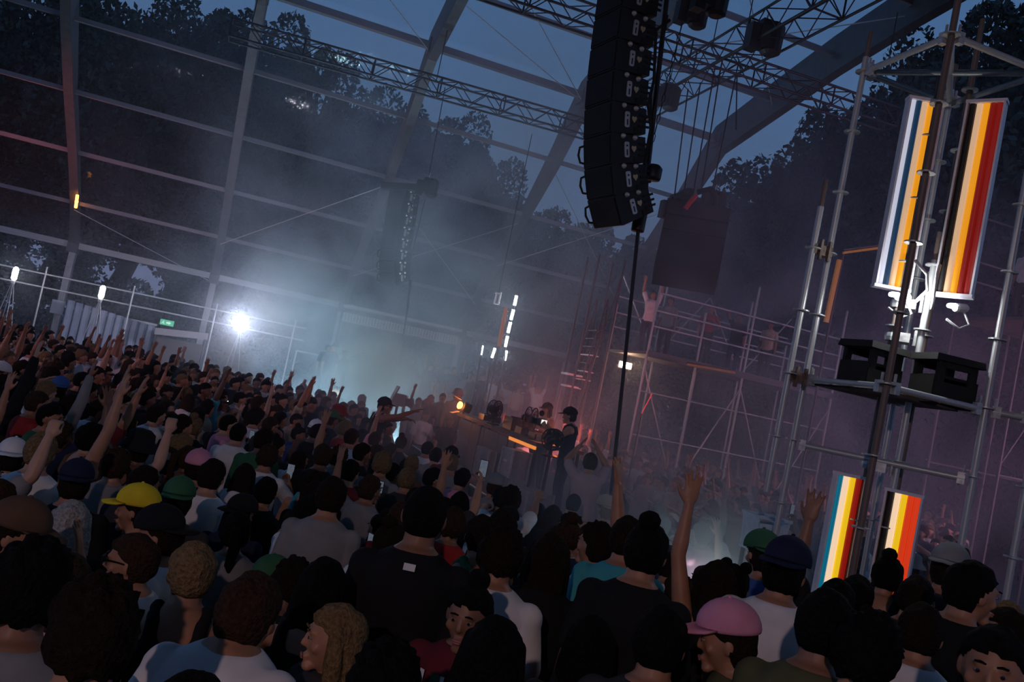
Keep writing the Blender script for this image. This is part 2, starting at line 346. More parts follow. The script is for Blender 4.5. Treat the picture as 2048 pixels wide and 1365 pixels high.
# ------------------------------------------------------------------ scaffold tower with light boxes (nearest thing on the right)
ROS = MB().lathe([(.062, -.005), (.062, .005)], 20).mesh('rosette')
tw = thing('scaffold_tower', 'square ringlock scaffold tower with round rosettes standing at the right', 'scaffold', (4.69, 5.29, 0))
TXY = {'A': (4.24, 5.74), 'B': (4.24, 4.84), 'D': (5.13, 4.84), 'E': (5.13, 5.74)}
LEV = [.27+.505*i for i in range(12)]
def standard(x, y, z0, z1, m=GALV, r=.0245, ros=True, spig=True):
    s = bar('standard', (x, y, z0), (x, y, z1), r, m, tw); subpart_inv(s)
    if ros:
        for z in LEV:
            if z0+.02 < z < z1: place(ROS, 'rosette', GALV, s, Matrix.Translation((x, y, z)))
    if spig: bar('spigot', (x, y, z1), (x, y, z1+.22), .019, RUST, s)
for k, (x, y) in TXY.items(): standard(x, y, .02, 5.95 if k != 'B' else 6.9, RUST if k in 'B' else GALV)
standard(4.07, 5.72, 2.35, 4.65)
standard(4.66, 5.36, .02, 5.6, RUST); standard(4.80, 5.22, .02, 4.35, GALV); standard(5.02, 5.42, 1.2, 6.2, RUST)
def ledger(a, b, z, r=.0242):
    a = Vector((*a, z)); b = Vector((*b, z)); d = (b-a).normalized(); s = bar('ledger', a+d*.05, b-d*.05, r, GALV, tw); subpart_inv(s)
    for p, q in ((a, d), (b, -d)): MB().box(p+q*.075, (.05, .045, .085), Matrix.Rotation(math.atan2(d.y, d.x), 3, 'Z')).box(p+q*.06+Vector((0, 0, .03)), (.014, .014, .14)).obj('wedge_head', GALV, s)
A, B_, D_, E_ = TXY['A'], TXY['B'], TXY['D'], TXY['E']
ZT, ZM, ZL = LEV[11], LEV[6]-.02, LEV[5]-.03
for a, b in ((A, B_), (B_, D_), (A, E_), (E_, D_), (A, D_), (B_, E_)): ledger(a, b, ZT)
for a, b in ((A, B_), (B_, D_), (A, E_), (E_, D_)): ledger(a, b, ZM)
ledger(A, D_, ZL)
for a, b in ((A, B_), (B_, D_), (A, E_), (E_, D_)): ledger(a, b, LEV[1])
standard(5.42, 4.66, .02, 4.0); ledger((5.13, 4.84), (5.42, 4.66), ZM)
for z in (LEV[8], LEV[6]-.02): # double clamp tying the short pole to the corner
    MB().box((4.155, 5.73, z), (.17, .07, .08)).box((4.12, 5.69, z), (.02, .03, .16)).box((4.20, 5.69, z), (.02, .03, .16)).obj('clamp', RUST, tw)
for i in range(3): # scaffold deck boards
    MB().box((4.69, 5.16+.21*i, ZM-.02), (.84, .2, .03)).obj('deck_board', DECK, tw)
for z in (3.98, 3.72, 2.72): MB().lathe([(.05, -.03), (.055, 0), (.05, .03)], 10, Matrix.Translation((4.66, 5.36, z))).box((4.73, 5.30, z), (.16, .07, .07), Matrix.Rotation(.8, 3, 'Z')).tube([(4.75, 5.22, z-.05), (4.75, 5.22, z+.07)], .012, 6).obj('swivel_coupler', GALV, tw)

def emis(name, col, s):
    return mat(name, tuple(min(1, c)*.25 for c in col), .4, 0, 0, emit=col, es=s)
E_WHITE = emis('tube_white', (.80, .82, 1.0), .55); E_BLUE = emis('tube_navy', (.008, .045, .11), .55); E_CREAM = emis('tube_cream', (1., .62, .36), .55); E_AMBER = emis('tube_amber', (1., .38, .012), .72); E_RED = emis('tube_red', (.34, .012, .008), .42)
E_TEAL = emis('tube_teal', (.0, .20, .33), .55); E_CREAM2 = emis('tube_cream_bright', (1., .70, .46), .85); E_YEL = emis('tube_yellow', (1., .62, .01), .75); E_RED2 = emis('tube_scarlet', (1., .06, .012), .55); E_RED3 = emis('tube_deep_red', (.45, .012, .006), .45)
ACR = mat('acrylic_edge', (.78, .76, .84), .25, 0, .05)
def light_box(label, p, ax, zlo, zhi, cols, wtube, group):
    """p: left front corner on plan, ax: unit plan direction across the face (left to right), face looks to the left of it seen from above reversed"""
    p = Vector((p[0], p[1], 0)); ax = Vector((ax[0], ax[1], 0)).normalized(); nb = Vector((-ax.y, ax.x, 0)) # away from viewer
    t = thing('light_box', label, 'light', (p.x, p.y, zlo), group)
    W = wtube*len(cols)
    rot = Matrix.Rotation(math.atan2(ax.y, ax.x), 3, 'Z')
    ctr = p+ax*W/2
    MB().box(ctr+nb*.06+Vector((0, 0, (zlo+zhi)/2)), (W+.02, .02, zhi-zlo), rot).obj('back_plate', BLACKM, t)
    MB().box(ctr+nb*.03+Vector((0, 0, zlo-.012)), (W+.05, .09, .024), rot).obj('end_cap', ACR, t); MB().box(ctr+nb*.03+Vector((0, 0, zhi+.012)), (W+.05, .09, .024), rot).obj('end_cap', ACR, t)
    for s_, c_ in ((-.012, p), (.012, p+ax*W)): MB().box(c_+ax*s_+nb*.03+Vector((0, 0, (zlo+zhi)/2)), (.014, .10, zhi-zlo), rot).obj('side_plate', ACR, t)
    for i, c in enumerate(cols):
        q = p+ax*(i+.5)*wtube+nb*.03
        bar('light_tube', (q.x, q.y, zlo), (q.x, q.y, zhi), wtube*.485, c, t)
    return t
def plan(px, py, z): q = onz(px, py, z); return q
# upper pair, V-shaped about the centre pole
zlo, zhi = 4.10, 5.58
ul0 = Vector((4.47, 5.40)); ur0 = Vector((4.80, 5.16))
light_box('upper left light box of navy, cream, amber and red tubes on the tower', ul0, (.93, -.36), zlo, zhi, [E_WHITE, E_BLUE, E_CREAM, E_AMBER, E_RED], .046, 'tower light boxes')
light_box('upper right light box with cream, amber and dark red tubes on the tower', ur0, (.55, -.83), zlo, zhi, [BLACKM, E_CREAM, E_AMBER, E_RED, E_RED], .046, 'tower light boxes')
light_box('lower left light box glowing teal, cream, yellow and red above the heads', (4.46, 5.42), (.93, -.36), 1.35, 2.60, [E_TEAL, E_CREAM2, E_YEL, E_RED3], .047, 'tower light boxes')
light_box('lower right light box glowing cream, yellow and scarlet above the heads', (4.74, 5.20), (.62, -.78), 1.30, 2.56, [BLACKM, E_CREAM2, E_YEL, E_RED2, E_RED2], .045, 'tower light boxes')
# cable and assumed lamp cluster under the upper boxes
lampw = emis('assumed_lamp_white', (.9, .88, 1.), 14.)  # white lamps assumed from the brightly lit scaffold tubes
for (x, y, z, lbl) in ((4.55, 5.26, 4.01, 'assumed small white clamp lamp below the upper left light box'), (4.95, 5.10, 4.01, 'assumed small white clamp lamp below the upper right light box')):
    t = thing('assumed_clamp_lamp', lbl, 'lamp', (x, y, z-.05), 'assumed clamp lamps on the tower')
    MB().lathe([(.03, 0), (.035, .02), (.035, .1), (.02, .12)], 10, Matrix.Translation((x, y, z)) @ Matrix.Rotation(1.4, 4, 'Y')).obj('housing', WHITEP, t)
    MB().lathe([(.016, 0), (.02, .02), (.02, .07), (.01, .085)], 10, Matrix.Translation((x-.075, y-.01, z)) @ Matrix.Rotation(1.4, 4, 'Y')).obj('bulb', lampw, t)
    cb = MB().tube([Vector((x+.08, y, z)), Vector((x+.14, y-.02, z-.10)), Vector((x+.05, y-.02, z-.15)), Vector((x-.06, y, z-.10))], .009, 6).obj('power_cable', WHITEP, t, True)
for k, pts in enumerate(([(4.60, 5.2, 4.3), (4.66, 5.12, 4.2), (4.67, 5.1, 4.08), (4.62, 5.14, 3.98)], [(4.78, 5.14, 4.3), (4.70, 5.06, 4.2), (4.68, 5.04, 4.06), (4.74, 5.1, 3.95)])):
    tag(MB().tube(pts, .012, 8).obj('power_cable', WHITEP, None, True), ('white cable curling left below the upper light boxes', 'white cable curling right below the upper light boxes')[k], 'cable', 'white cables on the tower')
def stool(x, y, z, rz, label):
    t = thing('step_stool', label, 'stool', (x, y, z), 'black units on the scaffold deck')
    R = Matrix.Rotation(rz, 3, 'Z'); c = Vector((x, y, z))
    P = lambda v: c+R@Vector(v)
    MB().box(P((0, 0, .335)), (.42, .32, .05), R, taper=(.96, .94)).obj('top_plate', RUBBER, t)
    mb = MB()
    for sy in (-.12, .12):
        mb.box(P((-.135, sy, .22)), (.06, .03, .18), R); mb.box(P((.135, sy, .22)), (.06, .03, .18), R); mb.box(P((0, sy, .29)), (.3, .03, .05), R); mb.box(P((0, sy, .10)), (.36, .035, .12), R)
    mb.box(P((-.17, 0, .10)), (.035, .26, .2), R); mb.box(P((.17, 0, .10)), (.035, .26, .2), R); mb.box(P((0, 0, .2)), (.3, .22, .02), R)
    mb.obj('body', RUBBER, t)
    for sx_ in (-.15, .15):
        for sy in (-.11, .11): MB().box(P((sx_, sy, .02)), (.07, .05, .04), R).obj('foot', RUBBER, t)
stool(4.47, 5.30, ZM-.02, .15, 'black moulded step stool on the left of the scaffold deck')
stool(4.92, 5.05, ZM-.02, -.1, 'black moulded step stool on the right of the scaffold deck')
# clear plastic crate in the smoke behind the tower
CLEAR = mat('milky_plastic', (.55, .68, .78), .25, 0, .1)
cq = at(1528, 1065, 7.6)
cr = thing('plastic_crate', 'pale translucent plastic crate on a stand in smoke behind the tower', 'crate', (cq.x, cq.y, 0))
MB().box((cq.x, cq.y, cq.z-.16), (0.302, 0.245, 0.022)).obj('base', CLEAR, cr)
for sx_ in (-1, 1): MB().box((cq.x+.145*sx_, cq.y, cq.z), (0.014, 0.245, 0.302), Matrix.Rotation(.12*sx_, 3, 'Y')).obj('side', CLEAR, cr)
for sy in (-1, 1): MB().box((cq.x, cq.y+.12*sy, cq.z-.02), (0.288, 0.011, 0.216)).box((cq.x, cq.y+.122*sy, cq.z+.14), (0.36, 0.022, 0.029)).obj('wall', CLEAR, cr)
for sx_ in (-.12, .12):
    for sy in (-.09, .09): bar('leg', (cq.x+sx_, cq.y+sy, 0), (cq.x+sx_, cq.y+sy, cq.z-.17), .02, BLACKM, cr)

# ------------------------------------------------------------------ lamps around the tent
E_LED = emis('led_hot_white', (1., .93, 1.), 60.); E_FLOOD = emis('flood_hot_white', (.70, .76, 1.), 260.); E_COL = emis('column_cold_white', (.68, .88, 1.), 34.); E_WARM = emis('flood_warm_white', (1., .66, .42), 80.)
def tube_stand(p, label, em, r=.075, h=.40, legs=4):
    t = thing('lamp_stand', label, 'lamp', (p.x, p.y, 0), 'white lamps on stands')
    MB().lathe([(.03, -h/2), (r, -h/2+.06), (r, h/2-.06), (.03, h/2)], 10, Matrix.Translation(p)).obj('lamp_tube', em, t, True)
    MB().lathe([(.05, -h/2-.10), (.06, -h/2-.08), (.06, -h/2-.005), (.03, -h/2)], 10, Matrix.Translation(p)).obj('lamp_socket', WHITEP, t)
    for k in range(legs):
        a = 2*PI*k/legs+.4; o_ = Vector((math.cos(a)*.02, math.sin(a)*.02, 0)); f_ = Vector((math.cos(a)*.5, math.sin(a)*.35, 0))
        bar('leg', Vector((p.x, p.y, 0))+f_, p+o_+Vector((0, 0, -h/2-.06)), .013, GALV, t)
    return t
tube_stand(at(30, 548, 25), 'white tube lamp on a thin-legged stand at the far left edge', E_LED)
tube_stand(at(204, 585, 25), 'white tube lamp on a thin-legged stand before the corrugated fence', E_LED)
fl = at(484, 645, 26); tube_stand(fl, 'glaring white flood lamp on a stand wrapped in drifting smoke', E_FLOOD, .17, .46, 3)
# cold white tube column beyond the stage
col = thing('tube_column', 'column of five short cold-white light tubes behind the stage smoke', 'lamp', tuple(at(1010, 720, 24)*1.0))
for (x0, y0, x1, y1) in ((1033, 592, 1029, 611), (1027, 620, 1022, 640), (1021, 645, 1016, 666), (1015, 673, 1011, 694), (1013, 702, 1009, 721)):
    bar('light_tube', at(x1, y1, 24), at(x0, y0, 24), .042, E_COL, col)
bar('pole', at(1036, 588, 24.08), (at(1036, 588, 24.08).x, at(1036, 588, 24.08).y, 0), .03, BLACKM, col)
for (x0, y0, x1, y1, lb) in ((990, 697, 984, 716, 'short cold-white light tube left of the tube column'), (966, 692, 963, 710, 'thinnest cold-white light tube at the left of the column')):
    t = thing('light_stick', lb, 'lamp', tuple(at(x1, y1, 24))); bar('light_tube', at(x1, y1, 24), at(x0, y0, 24), .035 if x0 > 980 else .018, E_COL, t)
    q = at(x1, y1, 24); bar('pole', (q.x, q.y, 0), q, .02, BLACKM, t)
t = thing('orange_light_stick', 'long dull-orange light tube standing beside the white tube column', 'lamp', tuple(at(997, 693, 23.6)))
E_DORANGE = emis('tube_dull_orange', (.62, .20, .05), .28)
beam('light_tube', at(998, 693, 23.6), at(1012, 615, 23.6), .10, .06, E_DORANGE, t); q = at(998, 693, 23.6); bar('pole', (q.x, q.y, 0), q, .02, BLACKM, t)
t = thing('light_bracket', 'pale twin-bar bracket hanging above the orange light tube', 'bracket', tuple(at(995, 600, 24)))
for dx in (-4, 4): bar('upright', at(993+dx, 608, 24), at(998+dx, 585, 24), .03, WHITEP, t)
bar('crossbar', at(990, 586, 24), at(1003, 588, 24), .025, WHITEP, t); bar('crossbar', at(988, 607, 24), at(999, 609, 24), .025, WHITEP, t); bar('hanger', at(997, 587, 24), (at(997, 587, 24).x, at(997, 587, 24).y, 9.9), .012, BLACKM, t)
# warm flood below the stand
q = at(1251, 731, 23)
t = thing('flood_lamp', 'warm white flood lamp shining under the scaffold stand', 'lamp', tuple(q)); t_fl = t
MB().box(q, (.34, .05, .15)).obj('lens', E_WARM, t); MB().box(q+Vector((0, .06, 0)), (.4, .07, .2)).obj('housing', BLACKM, t); bar('bracket', q+Vector((0, .1, .1)), q+Vector((0, .1, .42)), .02, BLACKM, t)

def spot(name, p, target, col_, watts, ang=90, blend=.6, size=.15):
    l = bpy.data.lights.new(name, 'SPOT'); l.energy = watts; l.color = col_; l.spot_size = math.radians(ang); l.spot_blend = blend; l.shadow_soft_size = size
    o = bpy.data.objects.new(name, l); COL.objects.link(o); o.location = p; d = Vector(target)-Vector(p); o.rotation_euler = d.to_track_quat('-Z', 'Y').to_euler(); return o
def point(name, p, col_, watts, size=.1):
    l = bpy.data.lights.new(name, 'POINT'); l.energy = watts; l.color = col_; l.shadow_soft_size = size
    o = bpy.data.objects.new(name, l); COL.objects.link(o); o.location = p; return o
point('assumed_clamp_light', (4.62, 5.12, 4.0), (.95, .98, .96), 17, .04)  # light of the assumed lamps on the tower

# ------------------------------------------------------------------ stage with the DJ desk
SZ = 1.0
st = thing('stage', 'dark low stage deck with open scaffold front carrying the DJ desk', 'stage', (5.7, 14.4, 0))
for i in range(9): MB().box((5.75, 10.55+1.0*i, SZ-.04), (3.2, .985, .08)).obj('deck_panel', DECK, st)
for i in range(10):
    y = 10.06+i*1.0
    bar('front_post', (4.16, y, 0), (4.16, y, SZ-.08), .028, RUST, st); bar('rear_post', (7.3, y, 0), (7.3, y, SZ-.08), .028, RUST, st)
for z in (.25, .62): bar('front_ledger', (4.16, 10.06, z), (4.16, 19.06, z), .022, GALV, st)
bar('front_ledger', (4.12, 10.06, SZ-.02), (4.12, 19.06, SZ-.02), .02, GALV, st)
MB().box((4.30, 14.5, .45), (.03, 9, .85)).obj('skirt', RUBBER, st)
# step in front of the stage
ss = thing('stage_step', 'long dark step with pale edge running along the stage front', 'step', (3.75, 14.5, 0))
MB().box((3.78, 14.5, .46), (.42, 8.6, .06)).obj('tread', DECK, ss); MB().box((3.56, 14.5, .485), (.03, 8.6, .03)).obj('nosing', WHITEP, ss)
for i in range(6): bar('post', (3.65, 10.5+1.6*i, 0), (3.65, 10.5+1.6*i, .43), .022, GALV, ss)
# crowd barriers between stage and floor
def barrier(x, y0, y1, label):
    t = thing('crowd_barrier', label, 'barrier', (x, (y0+y1)/2, 0), 'steel barriers in front of the stage')
    bar('top_rail', (x, y0, 1.12), (x, y1, 1.12), .022, GALV, t); bar('bottom_rail', (x, y0, .18), (x, y1, .18), .018, GALV, t)
    n = 9
    for i in range(n+1): y = y0+(y1-y0)*i/n; bar('upright', (x, y, .18), (x, y, 1.12), .008 if 0 < i < n else .022, GALV, t)
    MB().box((x+.25, y0+.25, .02), (.7, .08, .03)).box((x+.25, y1-.25, .02), (.7, .08, .03)).obj('foot', GALV, t)
for i, lb in enumerate(('steel crowd barrier nearest the camera below the DJ desk', 'second steel crowd barrier along the stage front', 'third steel crowd barrier along the stage front', 'fourth steel crowd barrier along the stage front, deep in smoke')):
    barrier(3.22, 9.6+2.25*i, 11.75+2.25*i, lb)
t = thing('crowd_barrier', 'steel crowd barrier closing the near end of the stage', 'barrier', (4.4, 9.4, 0), 'steel barriers in front of the stage')
for z, r in ((1.12, .022), (.18, .018)): bar('rail', (3.35, 9.45, z), (5.6, 9.25, z), r, GALV, t)
for i in range(10): f_ = i/9; bar('upright', (3.35+2.25*f_, 9.45-.2*f_, .18), (3.35+2.25*f_, 9.45-.2*f_, 1.12), .008 if 0 < i < 9 else .022, GALV, t)
# desk
dk = thing('dj_desk', 'long DJ desk with orange-lit near end on the stage', 'desk', (4.75, 14, SZ))
DT = 2.0
LIT_BOARD = mat('lamplit_board', (.62, .30, .10), .55, 0, .15, 30, emit=(1., .30, .04), es=.9)  # emission stands in for orange lamp light on the board
MB().box((4.85, 14.55, DT-.03), (.80, 5.0, .06)).obj('table_top', DECK, dk)
MB().box((4.47, 12.75, DT-.06), (.03, 1.3, .11)).obj('front_board', LIT_BOARD, dk)
for i in range(4): MB().box((4.50, 13.6+.9*i, 1.48), (.03, .88, .86)).obj('front_panel', mat('desk_front', (.10, .10, .12), .5, 0, .25), dk)
for y in (12.15, 13.5, 15.2, 17.0):
    for x in (4.5, 5.2): bar('leg', (x, y, SZ), (x, y, DT-.06), .025, BLACKM, dk)
# fans
def fan(p, rad, rz, label, lit=True):
    t = thing('desk_fan', label, 'fan', tuple(p), 'black fans on the stage'); p = Vector(p); c = p+Vector((0, 0, rad+.10)); R = Matrix.Rotation(rz, 4, 'Z')
    M = Matrix.Translation(c) @ R
    cg = MB()
    for k in range(3): cg.tube([M @ Vector((math.cos(2*PI*i/20)*rad*(1-.28*k), -.05+.02*k-.03*k, math.sin(2*PI*i/20)*rad*(1-.28*k))) for i in range(21)], .007 if k else .012, 5, cap=False)
    cg.tube([M @ Vector((math.cos(2*PI*i/20)*rad, .06, math.sin(2*PI*i/20)*rad)) for i in range(21)], .010, 5, cap=False)
    for i in range(14): a = 2*PI*i/14; cg.tube([M @ Vector((math.cos(a)*rad*.12, -.10, math.sin(a)*rad*.12)), M @ Vector((math.cos(a)*rad, -.05, math.sin(a)*rad)), M @ Vector((math.cos(a)*rad, .06, math.sin(a)*rad)), M @ Vector((math.cos(a)*rad*.3, .10, math.sin(a)*rad*.3))], .004, 4, cap=False)
    cg.obj('cage', BLACKM, t)
    for k in range(4):
        a = PI/2*k+.4; bl = MB(); e1 = Vector((math.cos(a), 0, math.sin(a))); e2 = Vector((-math.sin(a), 0, math.cos(a)))
        bl.add([M @ (e1*rad*.15-e2*.02), M @ (e1*rad*.85-e2*.08+Vector((0, .03, 0))), M @ (e1*rad*.85+e2*.08-Vector((0, .03, 0))), M @ (e1*rad*.15+e2*.03)], [(0, 1, 2, 3)]); bl.obj('blade', BLACKM, t)
    MB().lathe([(.03, -.06), (.06, -.05), (.07, .1), (.04, .16)], 12, M @ Matrix.Rotation(-PI/2, 4, 'X')).obj('motor', BLACKM, t)
    MB().lathe([(.13, 0), (.13, .02), (.03, .04), (.025, .12)], 14, Matrix.Translation(p)).obj('stand', BLACKM, t)
fan((4.72, 13.25, DT), .19, .9, 'black cage fan standing on the DJ desk in front of the DJ')
fan((4.62, 15.0, DT), .17, .7, 'hazy black cage fan farther along the DJ desk')
fp = at(1099, 914, 12.2)
fan(tuple(fp), .15, 2.4, 'black round fan at the near corner of the DJ desk')
bar('prop', (fp.x, fp.y, SZ), (fp.x, fp.y, fp.z+.01), .025, BLACKM, dk)
# mixers, players, cases
for i, (y, wy, lb) in enumerate(((12.55, .32, 'flat media player at the near end of the DJ desk'), (12.95, .34, 'flat mixer with small knobs beside the cage fan'), (13.65, .34, 'flat media player beyond the cage fan on the desk'), (14.3, .5, 'black equipment case on the middle of the DJ desk'), (16.0, .4, 'small controller at the far end of the DJ desk'))):
    hgt = .11 if i != 3 else .22
    t = thing('deck_player' if i != 3 else 'equipment_case', lb, 'equipment', (4.85, y, DT))
    MB().box((4.85, y, DT+hgt/2), (.36, wy, hgt), taper=(.96, .96)).obj('body', BLACKM, t)
    MB().lathe([(.10, 0), (.10, .015), (.03, .02)], 18, Matrix.Translation((4.82, y, DT+hgt))).obj('jog_wheel', RUBBER, t)
    for k in range(4): MB().lathe([(.012, 0), (.010, .02)], 8, Matrix.Translation((4.98, y-wy*.3+k*wy*.2, DT+hgt))).obj('knob', PIN, t)
def case(c, size, rz, label, m):
    t = thing('flight_case', label, 'case', (c[0], c[1], c[2]-size[2]/2), 'cases by the desk'); R = Matrix.Rotation(rz, 3, 'Z'); c = Vector(c)
    MB().box(c, size, R).obj('body', m, t)
    for sx_ in (-1, 1):
        for sy in (-1, 1): MB().box(c+R@Vector((sx_*size[0]/2, sy*size[1]/2, 0)), (.03, .03, size[2]+.01), R).obj('edge_strip', GALV, t)
    MB().box(c+R@Vector((-size[0]/2-.01, 0, .02)), (.02, .12, .03), R).obj('latch', PIN, t)
CASEW = mat('case_grey', (.30, .30, .33), .45, 0, .2)
case((4.32, 12.45, 1.60), (.30, .40, .42), .1, 'pale grey case on the stage below the orange-lit board', CASEW)
case((4.40, 11.55, 1.18), (.4, .5, .34), .0, 'grey case standing low on the near stage corner', CASEW)
case((4.38, 14.2, 1.35), (.12, .75, .5), .0, 'pale panel case leaning on the desk front', CASEW)
# orange lamp on desk
q = at(922, 812, 17.2); E_FLAME = emis('orange_lamp', (1., .26, .02), 30.)
t = thing('orange_lamp', 'small orange glowing lamp with barn doors at the far desk end', 'lamp', tuple(q))
MB().lathe([(.06, 0), (.075, .03), (.075, .045)], 14, Matrix.Translation(q) @ Matrix.Rotation(math.radians(-80), 4, 'Y') @ Matrix.Rotation(.3, 4, 'X')).obj('lens', E_FLAME, t)
MB().lathe([(.10, -.16), (.11, -.02), (.09, 0)], 14, Matrix.Translation(q+Vector((.05, 0, 0))) @ Matrix.Rotation(math.radians(-80), 4, 'Y')).obj('housing', BLACKM, t)
for s_ in (-1, 1): MB().box(q+Vector((-.10, 0, .15*s_)), (.16, .24, .012), Matrix.Rotation(.35*s_, 3, 'Y')).obj('barn_door', mat('barn_door_steel', (.5, .4, .3), .5, .3), t)
bar('yoke', (q.x+.08, q.y, DT), (q.x+.08, q.y, q.z), .02, BLACKM, t)

point('added_desk_glow', (4.95, 12.35, 2.18), (1., .20, .05), 22, .06)  # bare light added for the orange cast on DJ and desk
spot('orange_lamp_light', tuple(q+Vector((-.14, 0, 0))), (3.6, 15.2, 2.0), (1., .30, .06), 22, 120, .6, .08)

# ------------------------------------------------------------------ left background: rails, fence, canopy
rl = thing('scaffold_railing', 'two-rail scaffold tube railing along the left wall behind the crowd', 'railing', (-4, 30, 0))
for z in (3.2, 2.78): bar('rail', (-9.5, 30, z), (2.0, 30.2, z+.05), .026, GALV, rl)
for i in range(5): x = -8.8+2.6*i; bar('post', (x, 30.05, 0), (x, 30.05, 3.45), .026, GALV, rl)
fn = thing('corrugated_fence', 'pale blue corrugated steel hoarding behind the left crowd', 'fence', (-4.4, 33, 0))
CORR = mat('corrugated_blue_white', (.42, .46, .60), .45, .1, .15, 3)
for i in range(11): MB().prism([(-5.95+.27*i, 33, 0), (-5.95+.27*i+.05, 32.9, 0), (-5.95+.27*i+.19, 32.9, 0), (-5.95+.27*i+.25, 33, 0)], (0, 0, 2.55-.03*i)).obj('panel', CORR, fn)
for z in (.4, 2.3): beam('rail', (-6, 33.06, z), (-2.95, 33.06, z), .08, .08, GALV, fn)
q = ony(334, 646, 31)
t = thing('exit_sign', 'small lit green exit sign under the railing at the left', 'sign', tuple(q)); E_EXIT = emis('exit_green', (.10, .75, .42), .55); E_EXW = emis('exit_white', (.75, 1., .9), .8)
MB().box(q, (.44, .07, .19)).obj('case', E_EXIT, t)
MB().add([q+Vector(v) for v in ((-.02, -.045, -.03), (.06, -.045, -.03), (.06, -.045, -.06), (.14, -.045, 0), (.06, -.045, .06), (.06, -.045, .03), (-.02, -.045, .03))], [tuple(range(7))]).obj('arrow', E_EXW, t)
MB().add([q+Vector(v) for v in ((-.12, -.045, .03), (-.09, -.045, .03), (-.09, -.045, .06), (-.12, -.045, .06))], [(0, 1, 2, 3)]).add([q+Vector(v) for v in ((-.15, -.045, .025), (-.08, -.045, .015), (-.10, -.045, -.02), (-.06, -.045, -.06), (-.085, -.045, -.065), (-.125, -.045, -.025), (-.17, -.045, -.06), (-.18, -.045, -.045), (-.135, -.045, 0))], [tuple(range(9))]).obj('running_figure', E_EXW, t)
bar('hanger', q+Vector((0, .02, .09)), (q.x, q.y+.02, 2.8), .012, BLACKM, t)
q = ony(365, 668, 31.5)
t = thing('awning', 'grey fabric awning below the exit sign', 'awning', (q.x, q.y, 0)); MB().box(q, (1.7, .9, .22), Matrix.Rotation(-.1, 3, 'Y')).obj('valance', mat('awning_grey', (.34, .30, .32), .8), t)
MB().box((q.x-.05, q.y+.3, q.z*.5-.1), (1.5, .06, q.z-.3)).obj('back_wall', mat('brown_board', (.12, .09, .09), .8), t)
for dx in (-.8, .8): bar('post', (q.x+dx, q.y-.3, 0), (q.x+dx, q.y-.3, q.z), .03, BLACKM, t)
# white slatted canopy fascia
cn = thing('bar_canopy', 'long white slatted canopy fascia lit through the smoke, centre left', 'canopy', (6.0, 35, 0))
a_, b_ = ony(688, 618, 33.4), ony(918, 668, 33.4)
beam('top_board', a_+Vector((0, 0, .12)), b_+Vector((0, 0, .12)), .9, .10, WHITEP, cn)
beam('shadow_board', a_+Vector((0, .25, -.05)), b_+Vector((0, .25, -.05)), .2, .2, BLACKM, cn)
for i in range(40): f_ = (i+.5)/40; p = a_.lerp(b_, f_); MB().box(p+Vector((0, -.02, -.27)), (.085, .04, .30)).obj('slat', WHITEP, cn)
beam('bottom_board', a_+Vector((0, 0, -.45)), b_+Vector((0, 0, -.45)), .05, .05, WHITEP, cn)
for f_ in (0, .5, 1): p = a_.lerp(b_, f_); bar('post', (p.x, p.y+.3, 0), (p.x, p.y+.3, p.z), .05, BLACKM, cn)
for z_, x0, x1 in ((2.35, 1.6, 5.2), (1.9, 1.6, 5.2)): pass
# raised platform with railing at the back
pf = thing('platform', 'raised dark platform with rail where the far crowd stands', 'platform', (6.0, 27.5, 0))
MB().box((6.0, 28.0, .6), (8.4, 3.6, 1.2)).obj('base', DECK, pf); bar('rail', (1.8, 29.4, 2.45), (10.2, 29.4, 2.45), .03, GALV, pf)
for i in range(7): bar('post', (1.8+1.4*i, 29.4, 1.2), (1.8+1.4*i, 29.4, 2.45), .025, GALV, pf)
# ------------------------------------------------------------------ scaffold stand on the right with stair
sd = thing('scaffold_stand', 'tall scaffold viewing stand with decks and rails in the hazy right distance', 'scaffold', (11.6, 20.5, 0))
xs = [9.5, 10.9, 12.3, 13.7, 15.1]
for j, y in enumerate((19.2, 21.6)):
    for i, x in enumerate(xs): bar('post', (x, y, 0), (x, y, 6.6 if (i+j) % 2 == 0 else 5.6), .03, GALV, sd)
for z in (4.95, 5.35, 5.8): bar('guard_rail', (9.5, 19.2, z), (15.1, 19.2, z), .024, GALV, sd); bar('guard_rail', (9.5, 21.6, z), (15.1, 21.6, z), .024, GALV, sd)
for i in range(8): MB().box((9.5+.7*i+.35, 20.4, 4.27), (.68, 2.4, .07)).obj('deck_board', DECK, sd)
beam('fascia', (9.5, 19.15, 4.25), (15.1, 19.15, 4.25), .05, .16, ALU, sd)
for i in range(4):
    bar('diagonal', (xs[i], 19.2, 1.0 if i % 2 else 3.9), (xs[i+1], 19.2, 3.9 if i % 2 else 1.0), .02, GALV, sd); bar('diagonal', (xs[i], 21.6, 4.4 if i % 2 else 6.4), (xs[i+1], 21.6, 6.4 if i % 2 else 4.4), .02, GALV, sd)
for z in (2.2, 3.3): bar('ledger', (9.5, 19.2, z), (15.1, 19.2, z), .02, GALV, sd)
E_LIT_BEAM = emis('lit_beam_orange', (.75, .22, .10), .13)  # glow stands in for lamp light falling on the deck beam
t = thing('lit_beam', 'beam under the scaffold stand, its dull orange lamp light built in as glow', 'light', (11.2, 19.1, 4.1)); beam('light_tube', onz(1375, 729, 4.12), onz(1470, 746, 4.12), .08, .05, E_LIT_BEAM, t); beam('beam_back', onz(1375, 729, 4.15)+Vector((0, .03, .03)), onz(1470, 746, 4.15)+Vector((0, .03, .03)), .1, .04, BLACKM, t)
sr = thing('scaffold_stair', 'steep scaffold stair with white treads at the left of the stand', 'stairs', (8.6, 21, 0))
p0, p1 = at(1150, 800, 22.5), at(1197, 655, 22.5)
